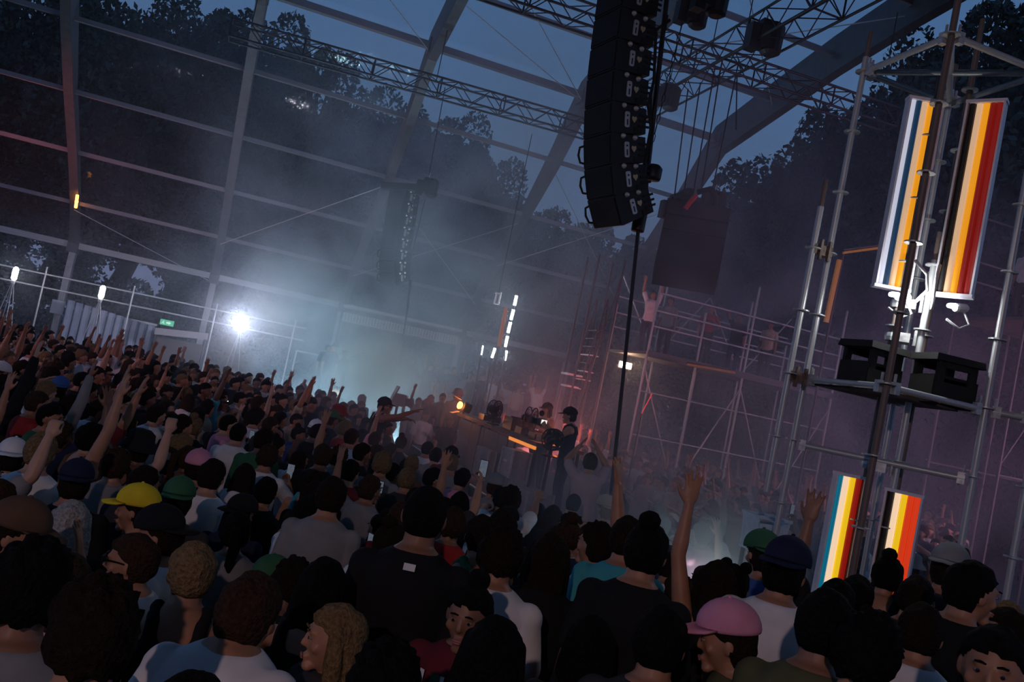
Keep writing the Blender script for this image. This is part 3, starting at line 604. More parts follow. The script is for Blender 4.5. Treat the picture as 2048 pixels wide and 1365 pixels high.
for dy in (-.35, .35):
    bar('stringer', p0+Vector((0, dy, 0)), p1+Vector((0, dy, 0)), .035, ALU, sr); bar('handrail', p0+Vector((-.05, dy, .75)), p1+Vector((-.05, dy, .75)), .022, ALU, sr)
    for f_ in (0, .35, .7, 1): p = p0.lerp(p1, f_)+Vector((0, dy, 0)); bar('baluster', p, p+Vector((-.03, 0, .75)), .018, ALU, sr)
for i in range(9): p = p0.lerp(p1, (i+.5)/9); MB().box(p, (.24, .7, .03)).obj('tread', WHITEP if i in (2, 3, 5) else ALU, sr)
for x_, y_ in ((p0.x-.3, p0.y), (p1.x+.2, p1.y)): bar('post', (x_, y_-.4, 0), (x_, y_-.4, 6.6), .03, ALU, sr); bar('post', (x_, y_+.4, 0), (x_, y_+.4, 6.6), .03, ALU, sr)
bar('diagonal', (p0.x-.3, p0.y-.4, .3), (p1.x+.2, p1.y-.4, 6.3), .02, ALU, sr)
for (a, b) in (((1132, 748), (1155, 752)), ((1125, 770), (1160, 778))): MB().box((at(*a, 22.4)+at(*b, 22.4))/2, (.42, .5, .05)).obj('landing', WHITEP, sr)
# portal with orange tubes
pt = thing('tube_portal', 'rectangular portal frame with dim orange light tubes behind the tower', 'light', tuple(at(1650, 660, 18)))
E_PORT = emis('tube_portal_orange', (.80, .30, .04), .17)
beam('light_tube', at(1652, 645, 18), at(1679, 520, 18), .09, .06, E_PORT, pt); beam('light_tube', at(1687, 506, 18), at(1775, 494, 18.4), .05, .05, E_PORT, pt)
bar('frame_post', at(1659, 646, 18.05), at(1687, 505, 18.05), .03, ALU, pt); bar('frame_beam', at(1687, 500, 18.05), at(1780, 488, 18.45), .03, ALU, pt)
q = at(1659, 646, 18.05); bar('frame_post', (q.x, q.y, 0), q, .03, ALU, pt)
# upper right stand
s2 = thing('scaffold_stand', 'upper scaffold stand with pink-lit onlookers at the far right edge', 'scaffold', (16.5, 13.5, 0))
for x in (14.6, 16.2, 17.8, 19.4):
    for y in (13.2, 15.0): bar('post', (x, y, 0), (x, y, 9.4 if y < 14 else 8.6), .032, ALU, s2)
for z in (3.0, 6.2, 7.15, 7.6, 8.6):
    for y in (13.2, 15.0): bar('guard_rail', (14.6, y, z), (19.4, y, z), .024, ALU, s2)
for i in range(7): MB().box((14.6+.7*i+.33, 14.1, 6.2), (.68, 1.8, .07)).obj('deck_board', DECK, s2)
for i in range(3):
    bar('diagonal', (14.6+1.6*i, 13.2, 3.2), (16.2+1.6*i, 13.2, 6.0), .02, ALU, s2); bar('diagonal', (14.6+1.6*i, 13.2, 6.0), (16.2+1.6*i, 13.2, 3.2), .02, ALU, s2)
for x in (14.6, 16.2): 
    for z in (7.6, 9.0): MB().box((x, 13.2, z), (.12, .12, .1)).obj('coupler', ALU, s2)
# thin red light rod beyond the stage
t = thing('red_light_rod', 'thin red glowing rod leaning in the haze right of the flood lamp', 'light', tuple(at(1283, 828, 17))); bar('rod', at(1283, 828, 17), at(1304, 788, 17), .010, emis('rod_red', (1., .05, .06), .8), t); q = at(1283, 828, 17); bar('stem', (q.x, q.y, 0), q, .012, BLACKM, t)
# video camera on a stand beside the far rope
q = at(797, 800, 18.5); t = thing('video_camera', 'boxy grey video camera on a stand left of the stage smoke', 'camera', (q.x, q.y, 0)); CAMG = mat('camera_grey', (.16, .17, .19), .5)
MB().box(q, (.26, .34, .26)).obj('body', CAMG, t); MB().box(q+Vector((-.12, -.05, .12)), (.03, .3, .36), Matrix.Rotation(.3, 3, 'Y')).obj('flag', CAMG, t)
MB().lathe([(.09, 0), (.09, .14), (.11, .16), (.11, .22)], 14, Matrix.Translation(q+Vector((.1, 0, -.02))) @ Matrix.Rotation(PI/2, 4, 'Y')).obj('lens', BLACKM, t); bar('pole', (q.x, q.y, 0), q, .03, BLACKM, t)
for k in range(3): a = 2*PI*k/3; bar('leg', (q.x+.4*math.cos(a), q.y+.4*math.sin(a), 0), (q.x, q.y, .7), .02, BLACKM, t)
# video camera close to the front barrier is carried by nobody: small camera on its own pole
# ------------------------------------------------------------------ trees
def foliage(seed, n, sx_, sy_, sz_):
    rng = np.random.default_rng(seed)
    nb = 34; th = rng.uniform(0, 2*PI, nb); ph = np.arccos(rng.uniform(-.75, 1, nb)); rr = rng.uniform(.35, .85, nb)
    cen = np.stack([np.sin(ph)*np.cos(th)*rr, np.sin(ph)*np.sin(th)*rr, np.cos(ph)*rr*.95], 1)
    rad = rng.uniform(.16, .34, nb)
    k = rng.integers(0, nb, n); d = rng.normal(size=(n, 3)); d /= np.linalg.norm(d, axis=1)[:, None]
    p = cen[k]+d*(rad[k]*rng.uniform(.55, 1.05, n)**.5)[:, None]
    p *= np.array([sx_, sy_, sz_])
    a = rng.normal(size=(n, 3)); a /= np.linalg.norm(a, axis=1)[:, None]; b = np.cross(a, rng.normal(size=(n, 3))); b /= np.linalg.norm(b, axis=1)[:, None]
    s = rng.uniform(.10, .21, n)[:, None]
    V = np.stack([p-a*s, p+b*s*.55, p+a*s, p-b*s*.55], 1).reshape(-1, 3)
    m = bpy.data.meshes.new('foliage'); F = np.arange(4*n).reshape(-1, 4); m.from_pydata(V.tolist(), [], F.tolist()); m.update(); return m
def trunk_mesh(seed):
    rng = random.Random(seed); mb = MB(); mb.tube([(0, 0, 0), (.1, 0, .25), (.05, .1, .5), (.1, .05, .8)], [.045, .03, .024, .01], 8)
    for k in range(7):
        z0 = rng.uniform(.3, .65); a = rng.uniform(0, 2*PI); l = rng.uniform(.15, .3)
        mb.tube([(.07, .05, z0), (.07+l*.6*math.cos(a), .05+l*.6*math.sin(a), z0+l*.5), (.07+l*math.cos(a), .05+l*math.sin(a), z0+l)], [.014, .009, .003], 5)
    return mb.mesh('trunk')
FOL = [foliage(s, 21000, 4.6, 4.6, 6.4) for s in range(3)]; FOLW = [foliage(9, 11000, 5, 5, 4.6)]
TRK = [trunk_mesh(s) for s in range(2)]
TREES = [(-150, -40, 47, 1.1), (40, -70, 46, 1.15), (200, -60, 48, 1.1), (330, -30, 45, 1.1), (440, -10, 49, 1.05), (540, 10, 46, 1.0), (640, 45, 47, .95), (735, 175, 47, .9), (820, 185, 48, .9), (905, 205, 46, .85), (975, 245, 47, .8), (1060, 370, 46, .75), (1150, 395, 47, .7), (1230, 455, 48, .7), (1330, 430, 47, .7),
         (1490, 400, 34, .6), (1570, 330, 33, .7), (1650, 215, 34, .85), (1760, 180, 32, .85), (1880, 60, 33, .9), (2020, -20, 33, 1.0), (2120, 60, 30, 1.), (560, 300, 53, 1.2), (760, 330, 53, 1.1)]
DIRW = ['outermost', 'tall', 'broad', 'dense', 'rounded', 'ragged']
for i, (px_, py_, d_, s_) in enumerate(TREES):
    top = at(px_, py_, d_); H = top.z; wdt = 4.6*s_
    nm = ('first', 'second', 'third', 'fourth', 'fifth', 'sixth', 'seventh', 'eighth', 'ninth', 'tenth', 'eleventh', 'twelfth', 'thirteenth', 'fourteenth', 'fifteenth')
    if i < 15: lb = 'dark leafy tree beyond the tent wall, %s of the row from the left' % nm[i]
    elif i < 22: lb = 'dark leafy tree right of the last arch, %s from the left' % nm[i-15]
    else: lb = 'tall black background tree behind the left row, %s from the left' % nm[i-22]
    t = thing('tree', lb, 'tree', (top.x, top.y, 0), 'trees around the tent', False)
    hz_ = 6.4*s_*1.15
    f_ = place(FOL[i % 3], 'foliage', LEAF[i % 2], t, Matrix.Translation((0, 0, H-hz_*.95)) @ Matrix.Rotation(i*1.7, 4, 'Z') @ Matrix.Diagonal((s_, s_, hz_/6.4, 1))); f_['kind'] = 'stuff'
    f2 = place(FOL[(i+1) % 3], 'lower_foliage', LEAF[(i+1) % 2], t, Matrix.Translation((0, 0, max(4.2, H*.38))) @ Matrix.Rotation(i*2.3, 4, 'Z') @ Matrix.Diagonal((s_*.95, s_*.95, .75*s_, 1))); f2['kind'] = 'stuff'
    place(TRK[i % 2], 'trunk', BARK, t, Matrix.Diagonal((H*.7, H*.7, H, 1)))
# hedge-like undergrowth closing the view under the crowns
for i in range(9):
    x = -14+5.5*i; t = thing('bush', 'dark bush under the trees, %s from the left' % nm[i], 'bush', (x, 43.5, 0), 'bushes below the trees', False)
    f_ = place(FOLW[0], 'foliage', LEAF[i % 2], t, Matrix.Translation((0, 0, 2.0)) @ Matrix.Rotation(i*1.3, 4, 'Z') @ Matrix.Diagonal((.95, .6, .7, 1))); f_['kind'] = 'stuff'
    place(TRK[i % 2], 'stem', BARK, t, Matrix.Diagonal((3, 3, 3.2, 1)))

for i, (x, y, k) in enumerate(((17, 30, 1.3), (21, 27, 1.4), (24.5, 24, 1.4), (27, 21, 1.3), (22, 31, 1.6), (26.5, 28, 1.7), (30, 24, 1.7), (31, 19, 1.6), (29, 15, 1.4), (35, 28, 2.0), (36, 20, 2.0))):
    t = thing('bush', 'dark bush right of the tent behind the stands, %s of the row' % nm[i], 'bush', (x, y, 0), 'bushes below the trees', False)
    f_ = place(FOLW[0], 'foliage', LEAF[i % 2], t, Matrix.Translation((0, 0, 2.1*k)) @ Matrix.Rotation(i*1.3, 4, 'Z') @ Matrix.Diagonal((.8, .7, .72*k, 1))); f_['kind'] = 'stuff'
    place(TRK[i % 2], 'stem', BARK, t, Matrix.Diagonal((2.4, 2.4, 3.2*k, 1)))
# ------------------------------------------------------------------ wash lamps, all added or assumed, to light arches, crowd and smoke
def wash(p, target, c, watts, ang, label, hang=None):
    t = thing('added_wash_lamp', label, 'lamp', tuple(p), 'added wash lamps'); p = Vector(p); d = (Vector(target)-p).normalized(); Mq = d.to_track_quat('Z', 'Y').to_matrix().to_4x4()
    MB().lathe([(.08, -.3), (.13, -.22), (.14, -.02), (.15, 0), (.13, -.01)], 14, Matrix.Translation(p) @ Mq).obj('housing', BLACKM, t); bar('stand' if hang is None else 'yoke', (p.x, p.y, 0) if hang is None else (p.x, p.y, hang), p, .03, BLACKM, t)
    spot('added_wash_light', p+d*.06, target, c, watts, ang, .8, .12)
wash((-12.5, 29, 4.6), (-1, 30.5, 9.5), (1., .16, .13), 1500, 60, 'assumed unseen red wash lamp on a stand left of the crowd')  # assumed source out of view for the red on the left arches
wash((-4.5, -6.5, 6.2), (1.5, 4.0, 1.5), (1., .68, .66), 700, 80, 'unseen warm fill lamp added on a pole behind the camera')  # fill light added for the nearest people
wash((-9.5, 12.0, 4.6), (-1.5, 19, 1.7), (1., .42, .45), 420, 110, 'unseen pink wash lamp added on a stand beside the left crowd')  # added out of view to light the left crowd
wash((7.1, 17.6, 1.35), (7.6, 21.0, 3.6), (1., .22, .26), 420, 110, 'red wash lamp added on the stage behind the DJ')  # hidden lamp added to redden the smoke beyond the stage
wash((17.5, 7.0, 4.0), (11.0, 17.5, 3.4), (.95, .42, .66), 1500, 100, 'unseen mauve wash lamp added behind the tower')  # added to tint the haze on the right
UPL = [(1.5, 23.2), (2.9, 22.2), (4.4, 22.8)]
for (x, y), wd in zip(UPL, ('left', 'middle', 'right')): wash((x, y, .45), (x+.3, y+.5, 4.0), (.42, .76, 1.), 1000, 125, 'cold uplight added on the floor to light the smoke, %s of three' % wd)  # hidden lamps added to brighten the smoke from below
wash((4.75, 7.3, .9), (4.3, 7.0, 1.9), (.72, .9, 1.), 40, 140, 'cold uplight added to light the smoke behind the tower')  # small lamp added to brighten this smoke
# ------------------------------------------------------------------ smoke and haze
hz = bpy.data.materials.new('stage_smoke'); hz.use_nodes = True; t = hz.node_tree; t.nodes.clear()
ho = t.nodes.new('ShaderNodeOutputMaterial'); vs_ = t.nodes.new('ShaderNodeVolumeScatter'); vs_.inputs['Color'].default_value = (.82, .89, 1., 1); vs_.inputs['Anisotropy'].default_value = .15
co = t.nodes.new('ShaderNodeNewGeometry')
def mathn(op, a, b=None, c=None):
    n = t.nodes.new('ShaderNodeMath'); n.operation = op
    for i, x in enumerate((a, b, c)):
        if x is None: continue
        if isinstance(x, (int, float)): n.inputs[i].default_value = x
        else: t.links.new(x, n.inputs[i])
    return n.outputs[0]
def blob(c, r, amp):
    m = t.nodes.new('ShaderNodeMapping'); m.vector_type = 'TEXTURE'; m.inputs['Location'].default_value = c; m.inputs['Scale'].default_value = r
    t.links.new(co.outputs['Position'], m.inputs[0]); l = t.nodes.new('ShaderNodeVectorMath'); l.operation = 'DOT_PRODUCT'; t.links.new(m.outputs[0], l.inputs[0]); t.links.new(m.outputs[0], l.inputs[1])
    e = mathn('POWER', 2.718, mathn('MULTIPLY', l.outputs['Value'], -1.0)); return mathn('MULTIPLY', e, amp)
BLOBS = [((-4.8, 27.0, 3.0), (3.6, 3.0, 1.6), .045), ((3.2, 24.6, 2.6), (3.2, 4.2, 2.4), .17), ((0.9, 26.4, 3.4), (1.5, 2.2, 1.7), .26), ((4.0, 18.8, 1.7), (2.4, 3.4, 1.5), .26), ((11.5, 17.5, 3.5), (5.5, 6.5, 4.4), .085),
         ((4.5, 7.2, 1.6), (.9, .8, .55), .85), ((4.6, 28.0, 7.5), (6.0, 5.5, 5.0), .075), ((7.0, 19.0, 8.0), (5.0, 5.0, 4.5), .03), ((3.4, 12.8, .8), (1.6, 3.2, 1.0), .22), ((8.5, 12.0, 1.5), (3.6, 3.6, 1.4), .14)]
acc = None
for b in BLOBS:
    v = blob(*b); acc = v if acc is None else mathn('ADD', acc, v)
n1 = t.nodes.new('ShaderNodeTexNoise'); n1.inputs['Scale'].default_value = .45; n1.inputs['Detail'].default_value = 3.0; n1.inputs['Distortion'].default_value = .6; t.links.new(co.outputs['Position'], n1.inputs['Vector'])
rr = t.nodes.new('ShaderNodeMapRange'); rr.inputs['From Min'].default_value = .41; rr.inputs['From Max'].default_value = .62; rr.inputs['To Min'].default_value = .08; rr.inputs['To Max'].default_value = 2.1; t.links.new(n1.outputs['Fac'], rr.inputs['Value'])
dn = mathn('ADD', mathn('MULTIPLY', acc, rr.outputs[0]), .0015)
t.links.new(dn, vs_.inputs['Density']); t.links.new(vs_.outputs[0], ho.inputs['Volume'])
hm = MB().box((4.0, 19.0, 6.55), (26.0, 26.0, 13.0)).obj('smoke', hz); tag(hm, 'drifting stage smoke and haze filling the middle of the tent', 'smoke', kind='stuff')
hm.display_type = 'WIRE'

# ------------------------------------------------------------------ people: one rig, many poses
SKINS = []
for i, c in enumerate(((.47, .24, .15), (.40, .19, .11), (.28, .13, .075), (.15, .07, .045), (.52, .29, .20))):
    SKINS.append(mat('skin_tone_%d' % i, c, .5, 0, .12, 9, .05))
HAIRM = {'black': mat('hair_black', (.006, .005, .005), .85, 0, .35, 70, .9, spec=.12), 'dark': mat('hair_dark_brown', (.016, .009, .006), .85, 0, .35, 70, .9, spec=.12), 'brown': mat('hair_brown', (.042, .022, .013), .85, 0, .35, 70, .9, spec=.12), 'blond': mat('hair_blond', (.20, .13, .065), .85, 0, .35, 70, .9, spec=.12), 'grey': mat('hair_grey', (.36, .35, .34), .85, 0, .35, 70, .9, spec=.12)}
CLOTH = {n: mat('cloth_'+n.replace(' ', '_'), c, .9, 0, .14, 7, .25, spec=.2) for n, c in {'black': (.012, .012, .014), 'charcoal': (.04, .04, .045), 'navy': (.015, .02, .05), 'white': (.78, .77, .79), 'grey': (.25, .25, .26), 'beige': (.45, .38, .29), 'olive': (.10, .10, .05), 'red': (.38, .03, .03), 'blue': (.05, .12, .35), 'light blue': (.33, .50, .66), 'pink': (.72, .30, .42), 'brown': (.12, .07, .045), 'yellow': (.80, .62, .03), 'green': (.04, .14, .07), 'burgundy': (.14, .02, .03), 'turquoise': (.06, .38, .46), 'pale pink': (.52, .38, .40)}.items()}
DENIM = mat('denim', (.04, .055, .10), .9, 0, .2, 30); DARKT = mat('dark_trousers', (.015, .015, .018), .9, 0, .2, 30); SHOE = mat('shoe_leather', (.05, .05, .05), .6, 0, .2); LENS = mat('dark_lens', (.01, .01, .012), .1, 0, 0); SHINE = mat('white_frame', (.9, .88, .85), .3, 0, 0)
EYEW = mat('eye_white', (.26, .22, .20), .4, 0, 0); IRIS = mat('iris_dark', (.02, .012, .01), .15, 0, 0); LIP = mat('lips', (.36, .13, .12), .45, 0, .1)

def ell(mb, c, r, M=None, nu=14, nv=10, fn=None, mi=0):
    vs = []; fs = []; c = Vector(c)
    for j in range(nv+1):
        th = PI*j/nv
        for i in range(nu):
            ph = 2*PI*i/nu; v = Vector((math.sin(th)*math.cos(ph)*r[0], math.sin(th)*math.sin(ph)*r[1], math.cos(th)*r[2]))
            if fn: v = fn(v)
            v = v+c; vs.append(M @ v if M is not None else v)
    for j in range(nv):
        for i in range(nu): fs.append((j*nu+i, (j+1)*nu+i, (j+1)*nu+(i+1) % nu, j*nu+(i+1) % nu))
    return mb.add(vs, fs, mi)
def limb(mb, pts, rad, n=12):
    """tapered tube with rounded ends"""
    mb.tube(pts, rad, n); 
    for p, r in ((pts[0], rad[0]), (pts[-1], rad[-1])): ell(mb, p, (r, r, r), None, 10, 8)
    for p, r in zip(pts[1:-1], rad[1:-1]): ell(mb, p, (r, r, r), None, 10, 8)
def loft(mb, rings, n=20):
    vs = []; fs = []
    for (c, rx, ry) in rings:
        for k in range(n): a = 2*PI*k/n; vs.append(Vector(c)+Vector((rx*math.copysign(abs(math.cos(a))**.85, math.cos(a)), ry*math.copysign(abs(math.sin(a))**.85, math.sin(a)), 0)))
    for i in range(len(rings)-1):
        for k in range(n): fs.append((i*n+k, i*n+(k+1) % n, (i+1)*n+(k+1) % n, (i+1)*n+k))
    fs.append(tuple(range(n-1, -1, -1))); fs.append(tuple((len(rings)-1)*n+k for k in range(n)))
    mb.add(vs, fs)
def head_fn(v):
    # narrow jaw, flat face, full back of the skull
    z = v.z/.118; x, y = v.x, v.y
    if z < 0: x *= 1-.34*(-z)**1.3; y = y*(1-.18*(-z)) + (.012*(-z) if y > 0 else .022*(-z))
    if y > 0: y *= .93
    else: y *= 1.06
    return Vector((x, y, v.z))
def head_shape(mb, H):
    ell(mb, (0, 0, 0), (.077, .098, .120), H, 22, 16, head_fn)
    ell(mb, (0, .072, -.098), (.028, .024, .020), H, 10, 8)          # chin
    mb.add([H @ Vector(v) for v in ((-.012, .083, .030), (.012, .083, .030), (.016, .086, -.026), (-.016, .086, -.026), (0, .094, .026), (.007, .113, -.022), (-.007, .113, -.022), (0, .096, -.036))],
           [(0, 1, 4), (1, 2, 5, 4), (4, 5, 6), (0, 4, 6, 3), (5, 2, 7), (6, 5, 7), (3, 6, 7), (0, 3, 2, 1), (3, 7, 2)])  # nose
    for s in (-1, 1):
        ell(mb, (s*.031, .082, .030), (.020, .011, .009), H, 8, 6)   # brow
        ell(mb, (s*.045, .062, -.020), (.022, .018, .020), H, 8, 6)  # cheek
        ell(mb, (s*.078, -.008, -.004), (.013, .022, .033), H, 10, 8)  # ear
    ell(mb, (0, .088, -.060), (.024, .013, .007), H, 8, 6); ell(mb, (0, .086, -.071), (.020, .012, .007), H, 8, 6)
def hand_shape(mb, wrist, d, nrm, kind, side):
    """d: direction of the hand, nrm: palm normal, side: +1 right hand"""
    d = d.normalized(); nrm = (nrm-d*nrm.dot(d)).normalized(); s = d.cross(nrm)*side  # s points to the little finger side... thumb is -s
    M = Matrix(((s.x, d.x, nrm.x, wrist.x), (s.y, d.y, nrm.y, wrist.y), (s.z, d.z, nrm.z, wrist.z), (0, 0, 0, 1)))
    ell(mb, (0, .050, 0), (.042, .060, .016), M, 12, 8); ell(mb, (.004, .078, 0), (.040, .026, .014), M, 12, 8)
    curl = {'open': .10, 'relaxed': .42, 'fist': 1.35, 'grip': .95, 'point': 1.3, 'peace': 1.3}[kind]; spread = {'open': .16, 'relaxed': .05}.get(kind, .02)
    for i, (x, L) in enumerate(((-.030, .072), (-.010, .082), (.011, .076), (.030, .060))):
        c = curl
        if kind == 'point' and i == 0: c = .06
        if kind == 'peace' and i < 2: c = .08
        a = (i-1.5)*spread; p = Vector((x, .092, 0)); ang = 0; pts = [p-Vector((0, .03, 0)), p]
        for k, f in enumerate((.45, .32, .23)):
            ang += c*(.75 if k == 0 else 1.0); q = Vector((math.sin(a)*math.cos(ang), math.cos(a)*math.cos(ang), math.sin(ang)))*L*f; p = p+q; pts.append(p)
        limb(mb, [M @ q for q in pts], [.0100, .0098, .0092, .0086, .0076], 8)
    th = [(-.026, .018, .004), (-.046, .044, .014), (-.058, .068, .022), (-.062, .090, .026)] if kind in ('open', 'relaxed') else [(-.026, .018, .006), (-.040, .045, .024), (-.028, .068, .040), (-.006, .080, .044)]
    limb(mb, [M @ Vector(q) for q in th], [.0135, .0120, .0105, .0085], 8)
    return M
TORSO = [(.84, .150, .112, 0), (.92, .168, .122, -.008), (1.00, .158, .112, -.004), (1.10, .142, .100, .004), (1.20, .152, .106, .004), (1.30, .168, .112, 0), (1.375, .170, .104, -.006), (1.42, .138, .092, -.012), (1.45, .105, .078, -.014), (1.48, .068, .062, -.012)]
ARMS = {'down': ((.16, .02, -1), (.06, .22, -.95), 'relaxed', (-1, .2, 0)), 'raised': ((.42, .18, .86), (-.02, .16, 1), 'open', (0, 1, 0)), 'high': ((.22, .10, .97), (-.05, .05, 1), 'open', (0, 1, 0)), 'bent_up': ((.75, .35, -.10), (.05, .20, .97), 'open', (0, 1, 0)), 'forward': ((.22, .93, .12), (-.08, .93, .34), 'relaxed', (0, -.4, -1)), 'point': ((.30, .72, .52), (.05, .80, .55), 'point', (-.2, -.3, -1)), 'fist': ((.42, .30, .80), (-.05, .25, .95), 'fist', (-.2, 1, 0)), 'phone': ((.30, .62, -.50), (-.42, .62, .62), 'grip', (-1, -.2, 0)), 'phone_high': ((.30, .50, .75), (-.10, .40, .90), 'grip', (-1, .1, 0)), 'clap': ((.30, .70, .55), (-.50, .42, .72), 'open', (-1, 0, 0)), 'hip': ((.60, -.20, -.75), (-.55, .45, -.6), 'fist', (-1, 0, 0)), 'reach': ((.20, .88, .40), (.06, .80, .58), 'open', (0, .3, -1)), 'chest': ((.35, .25, -.88), (-.40, .78, .45), 'fist', (-.5, 0, -1)), 'fwd_up': ((.25, .80, -.30), (.0, .18, .96), 'open', (0, 1, 0)), 'wave_side': ((.92, .10, .30), (.18, .10, .95), 'open', (0, 1, 0))}
def rig(v):
    """pose dict -> joints"""
    J = {}; lean = v.get('lean', 0.06); side = v.get('sway', 0.)
    Sp = Matrix.Translation((0, 0, .95)) @ Matrix.Rotation(-lean, 4, 'X') @ Matrix.Rotation(side, 4, 'Y') @ Matrix.Translation((0, 0, -.95)); J['Sp'] = Sp
    hc = Sp @ Vector((0, .012, 1.475)); Hd = Matrix.Translation(hc) @ Matrix.Rotation(v.get('hyaw', 0), 4, 'Z') @ Matrix.Rotation(-v.get('hpitch', 0)-lean*.3, 4, 'X') @ Matrix.Rotation(v.get('hroll', 0), 4, 'Y') @ Matrix.Translation((0, .016, .110+v.get('neck', 0))); J['H'] = Hd
    for nm, s in (('R', 1), ('L', -1)):
        ua, fa, kind, nr = ARMS[v.get(nm, 'down')]
        m = lambda q: (Sp.to_3x3() @ Vector((q[0]*s, q[1], q[2]))).normalized()
        sh = Sp @ Vector((.176*s, -.010, 1.372)); up = max(0., Vector(ua).normalized().z)
        sh = sh+Vector((-.025*s*up, 0, .055*up)); el = sh+m(ua)*.285; wr = el+m(fa)*.252
        hd = m(fa)
        if kind == 'relaxed': hd = (m(fa)*.9+Vector((0, 0, -.25))).normalized()
        J[nm] = (sh, el, wr, hd, m(nr), v.get(nm+'h', kind), s)
    st_ = v.get('step', 0)
    for nm, s in (('r', 1), ('l', -1)): J[nm] = (Vector((.092*s, 0, .90)), Vector((.105*s, .03+st_*s*.06, .49)), Vector((.11*s, -.02+st_*s*.12, .085)))
    return J
def springs(J, infl, z0=0., z1=9., sc=(1, 1)):
    return [(J['Sp'] @ Vector((0, y, z)), rx*sc[0]+infl, ry*sc[1]+infl) for z, rx, ry, y in TORSO if z0 <= z <= z1]
def build_body(v):
    J = rig(v); mb = MB(); f = v.get('fem', 0)
    loft(mb, springs(J, 0, sc=(.93 if f else 1, .95 if f else 1)))
    neck0 = J['Sp'] @ Vector((0, -.012, 1.42)); hb = J['H'] @ Vector((0, -.015, -.06))
    limb(mb, [neck0, neck0.lerp(hb, .55), hb], [.074 if not f else .062, .062 if not f else .051, .060 if not f else .052], 12)
    head_shape(mb, J['H'])
    k = .90 if f else 1.
    for nm in 'RL':
        sh, el, wr, hd, nr, kind, s = J[nm]
        root = J['Sp'] @ Vector((.10*s, -.01, 1.37))
        limb(mb, [root, sh, sh.lerp(el, .35), sh.lerp(el, .8), el, el.lerp(wr, .25), el.lerp(wr, .7), wr], [.060*k, .057*k, .052*k, .043*k, .042*k, .045*k, .034*k, .027*k])
        hand_shape(mb, wr, hd, nr, kind, s)
    for nm in 'rl':
        h, kn, an = J[nm]; limb(mb, [h, h.lerp(kn, .4), kn, kn.lerp(an, .35), an], [.088, .078, .056, .054, .038]); s = 1 if nm == 'r' else -1
        limb(mb, [an+Vector((0, -.03, -.045)), an+Vector((0, .07, -.05)), an+Vector((.01*s, .17, -.058))], [.038, .036, .026], 8)
    if v.get('fem'):
        for s in (-1, 1): ell(mb, J['Sp'] @ Vector((.065*s, .085, 1.27)), (.062, .055, .06), None, 12, 8)
    return mb, J
def build_top(v, J, style):
    mb = MB(); f = v.get('fem', 0); sc = (.93 if f else 1, .95 if f else 1)
    if style == 'tank':
        loft(mb, springs(J, .013, .9, 1.33, sc)+[(J['Sp'] @ Vector((0, -.004, 1.36)), .150, .112)])
        for s in (-1, 1): limb(mb, [J['Sp'] @ Vector(q) for q in ((.085*s, .090, 1.33), (.088*s, .062, 1.42), (.090*s, -.02, 1.462), (.088*s, -.085, 1.42), (.085*s, -.105, 1.33))], [.030]*5, 8)
    else:
        loft(mb, springs(J, .018, 0, 1.43, sc)+[(J['Sp'] @ Vector((0, -.014, 1.455)), .108, .088), (J['Sp'] @ Vector((0, -.013, 1.468)), .085, .078)])
        for nm in 'RL':
            sh, el, wr, hd, nr, kind, s = J[nm]; root = J['Sp'] @ Vector((.08*s, -.01, 1.362)); e = .70 if style == 'tee' else 1.
            pts = [root, sh, sh.lerp(el, .4), sh.lerp(el, e)]; rr = [.078, .069, .067, .070]
            if style == 'long': pts += [el.lerp(wr, .5), el.lerp(wr, .92)]; rr = [.078, .069, .064, .056, .050, .042]
            limb(mb, pts, rr)
    if f:
        for s in (-1, 1): ell(mb, J['Sp'] @ Vector((.065*s, .088, 1.27)), (.07, .064, .068), None, 12, 8)
    return mb
def build_trousers(v, J):
    mb = MB(); loft(mb, [(Vector((0, -.004, .80)), .16, .125), (Vector((0, -.004, .90)), .178, .132), (Vector((0, -.002, 1.0)), .166, .122), (Vector((0, 0, 1.03)), .160, .118)])
    for nm in 'rl': h, kn, an = J[nm]; limb(mb, [h, h.lerp(kn, .4), kn, kn.lerp(an, .5), an+Vector((0, 0, .03))], [.100, .092, .074, .066, .058])
    return mb
def remeshed(mb, name, voxel, ratio, smooth=2):
    me = mb.mesh(name); ob = bpy.data.objects.new(name, me); COL.objects.link(ob)
    m = ob.modifiers.new('r', 'REMESH'); m.mode = 'VOXEL'; m.voxel_size = voxel; m.use_smooth_shade = True
    m = ob.modifiers.new('s', 'SMOOTH'); m.factor = .5; m.iterations = smooth
    if ratio < 1: m = ob.modifiers.new('d', 'DECIMATE'); m.ratio = ratio
    dg = bpy.context.evaluated_depsgraph_get(); out_ = bpy.data.meshes.new_from_object(ob.evaluated_get(dg)); out_.name = name
    bpy.data.objects.remove(ob); bpy.data.meshes.remove(me); out_.materials.clear(); out_.materials.append(None)
    return out_
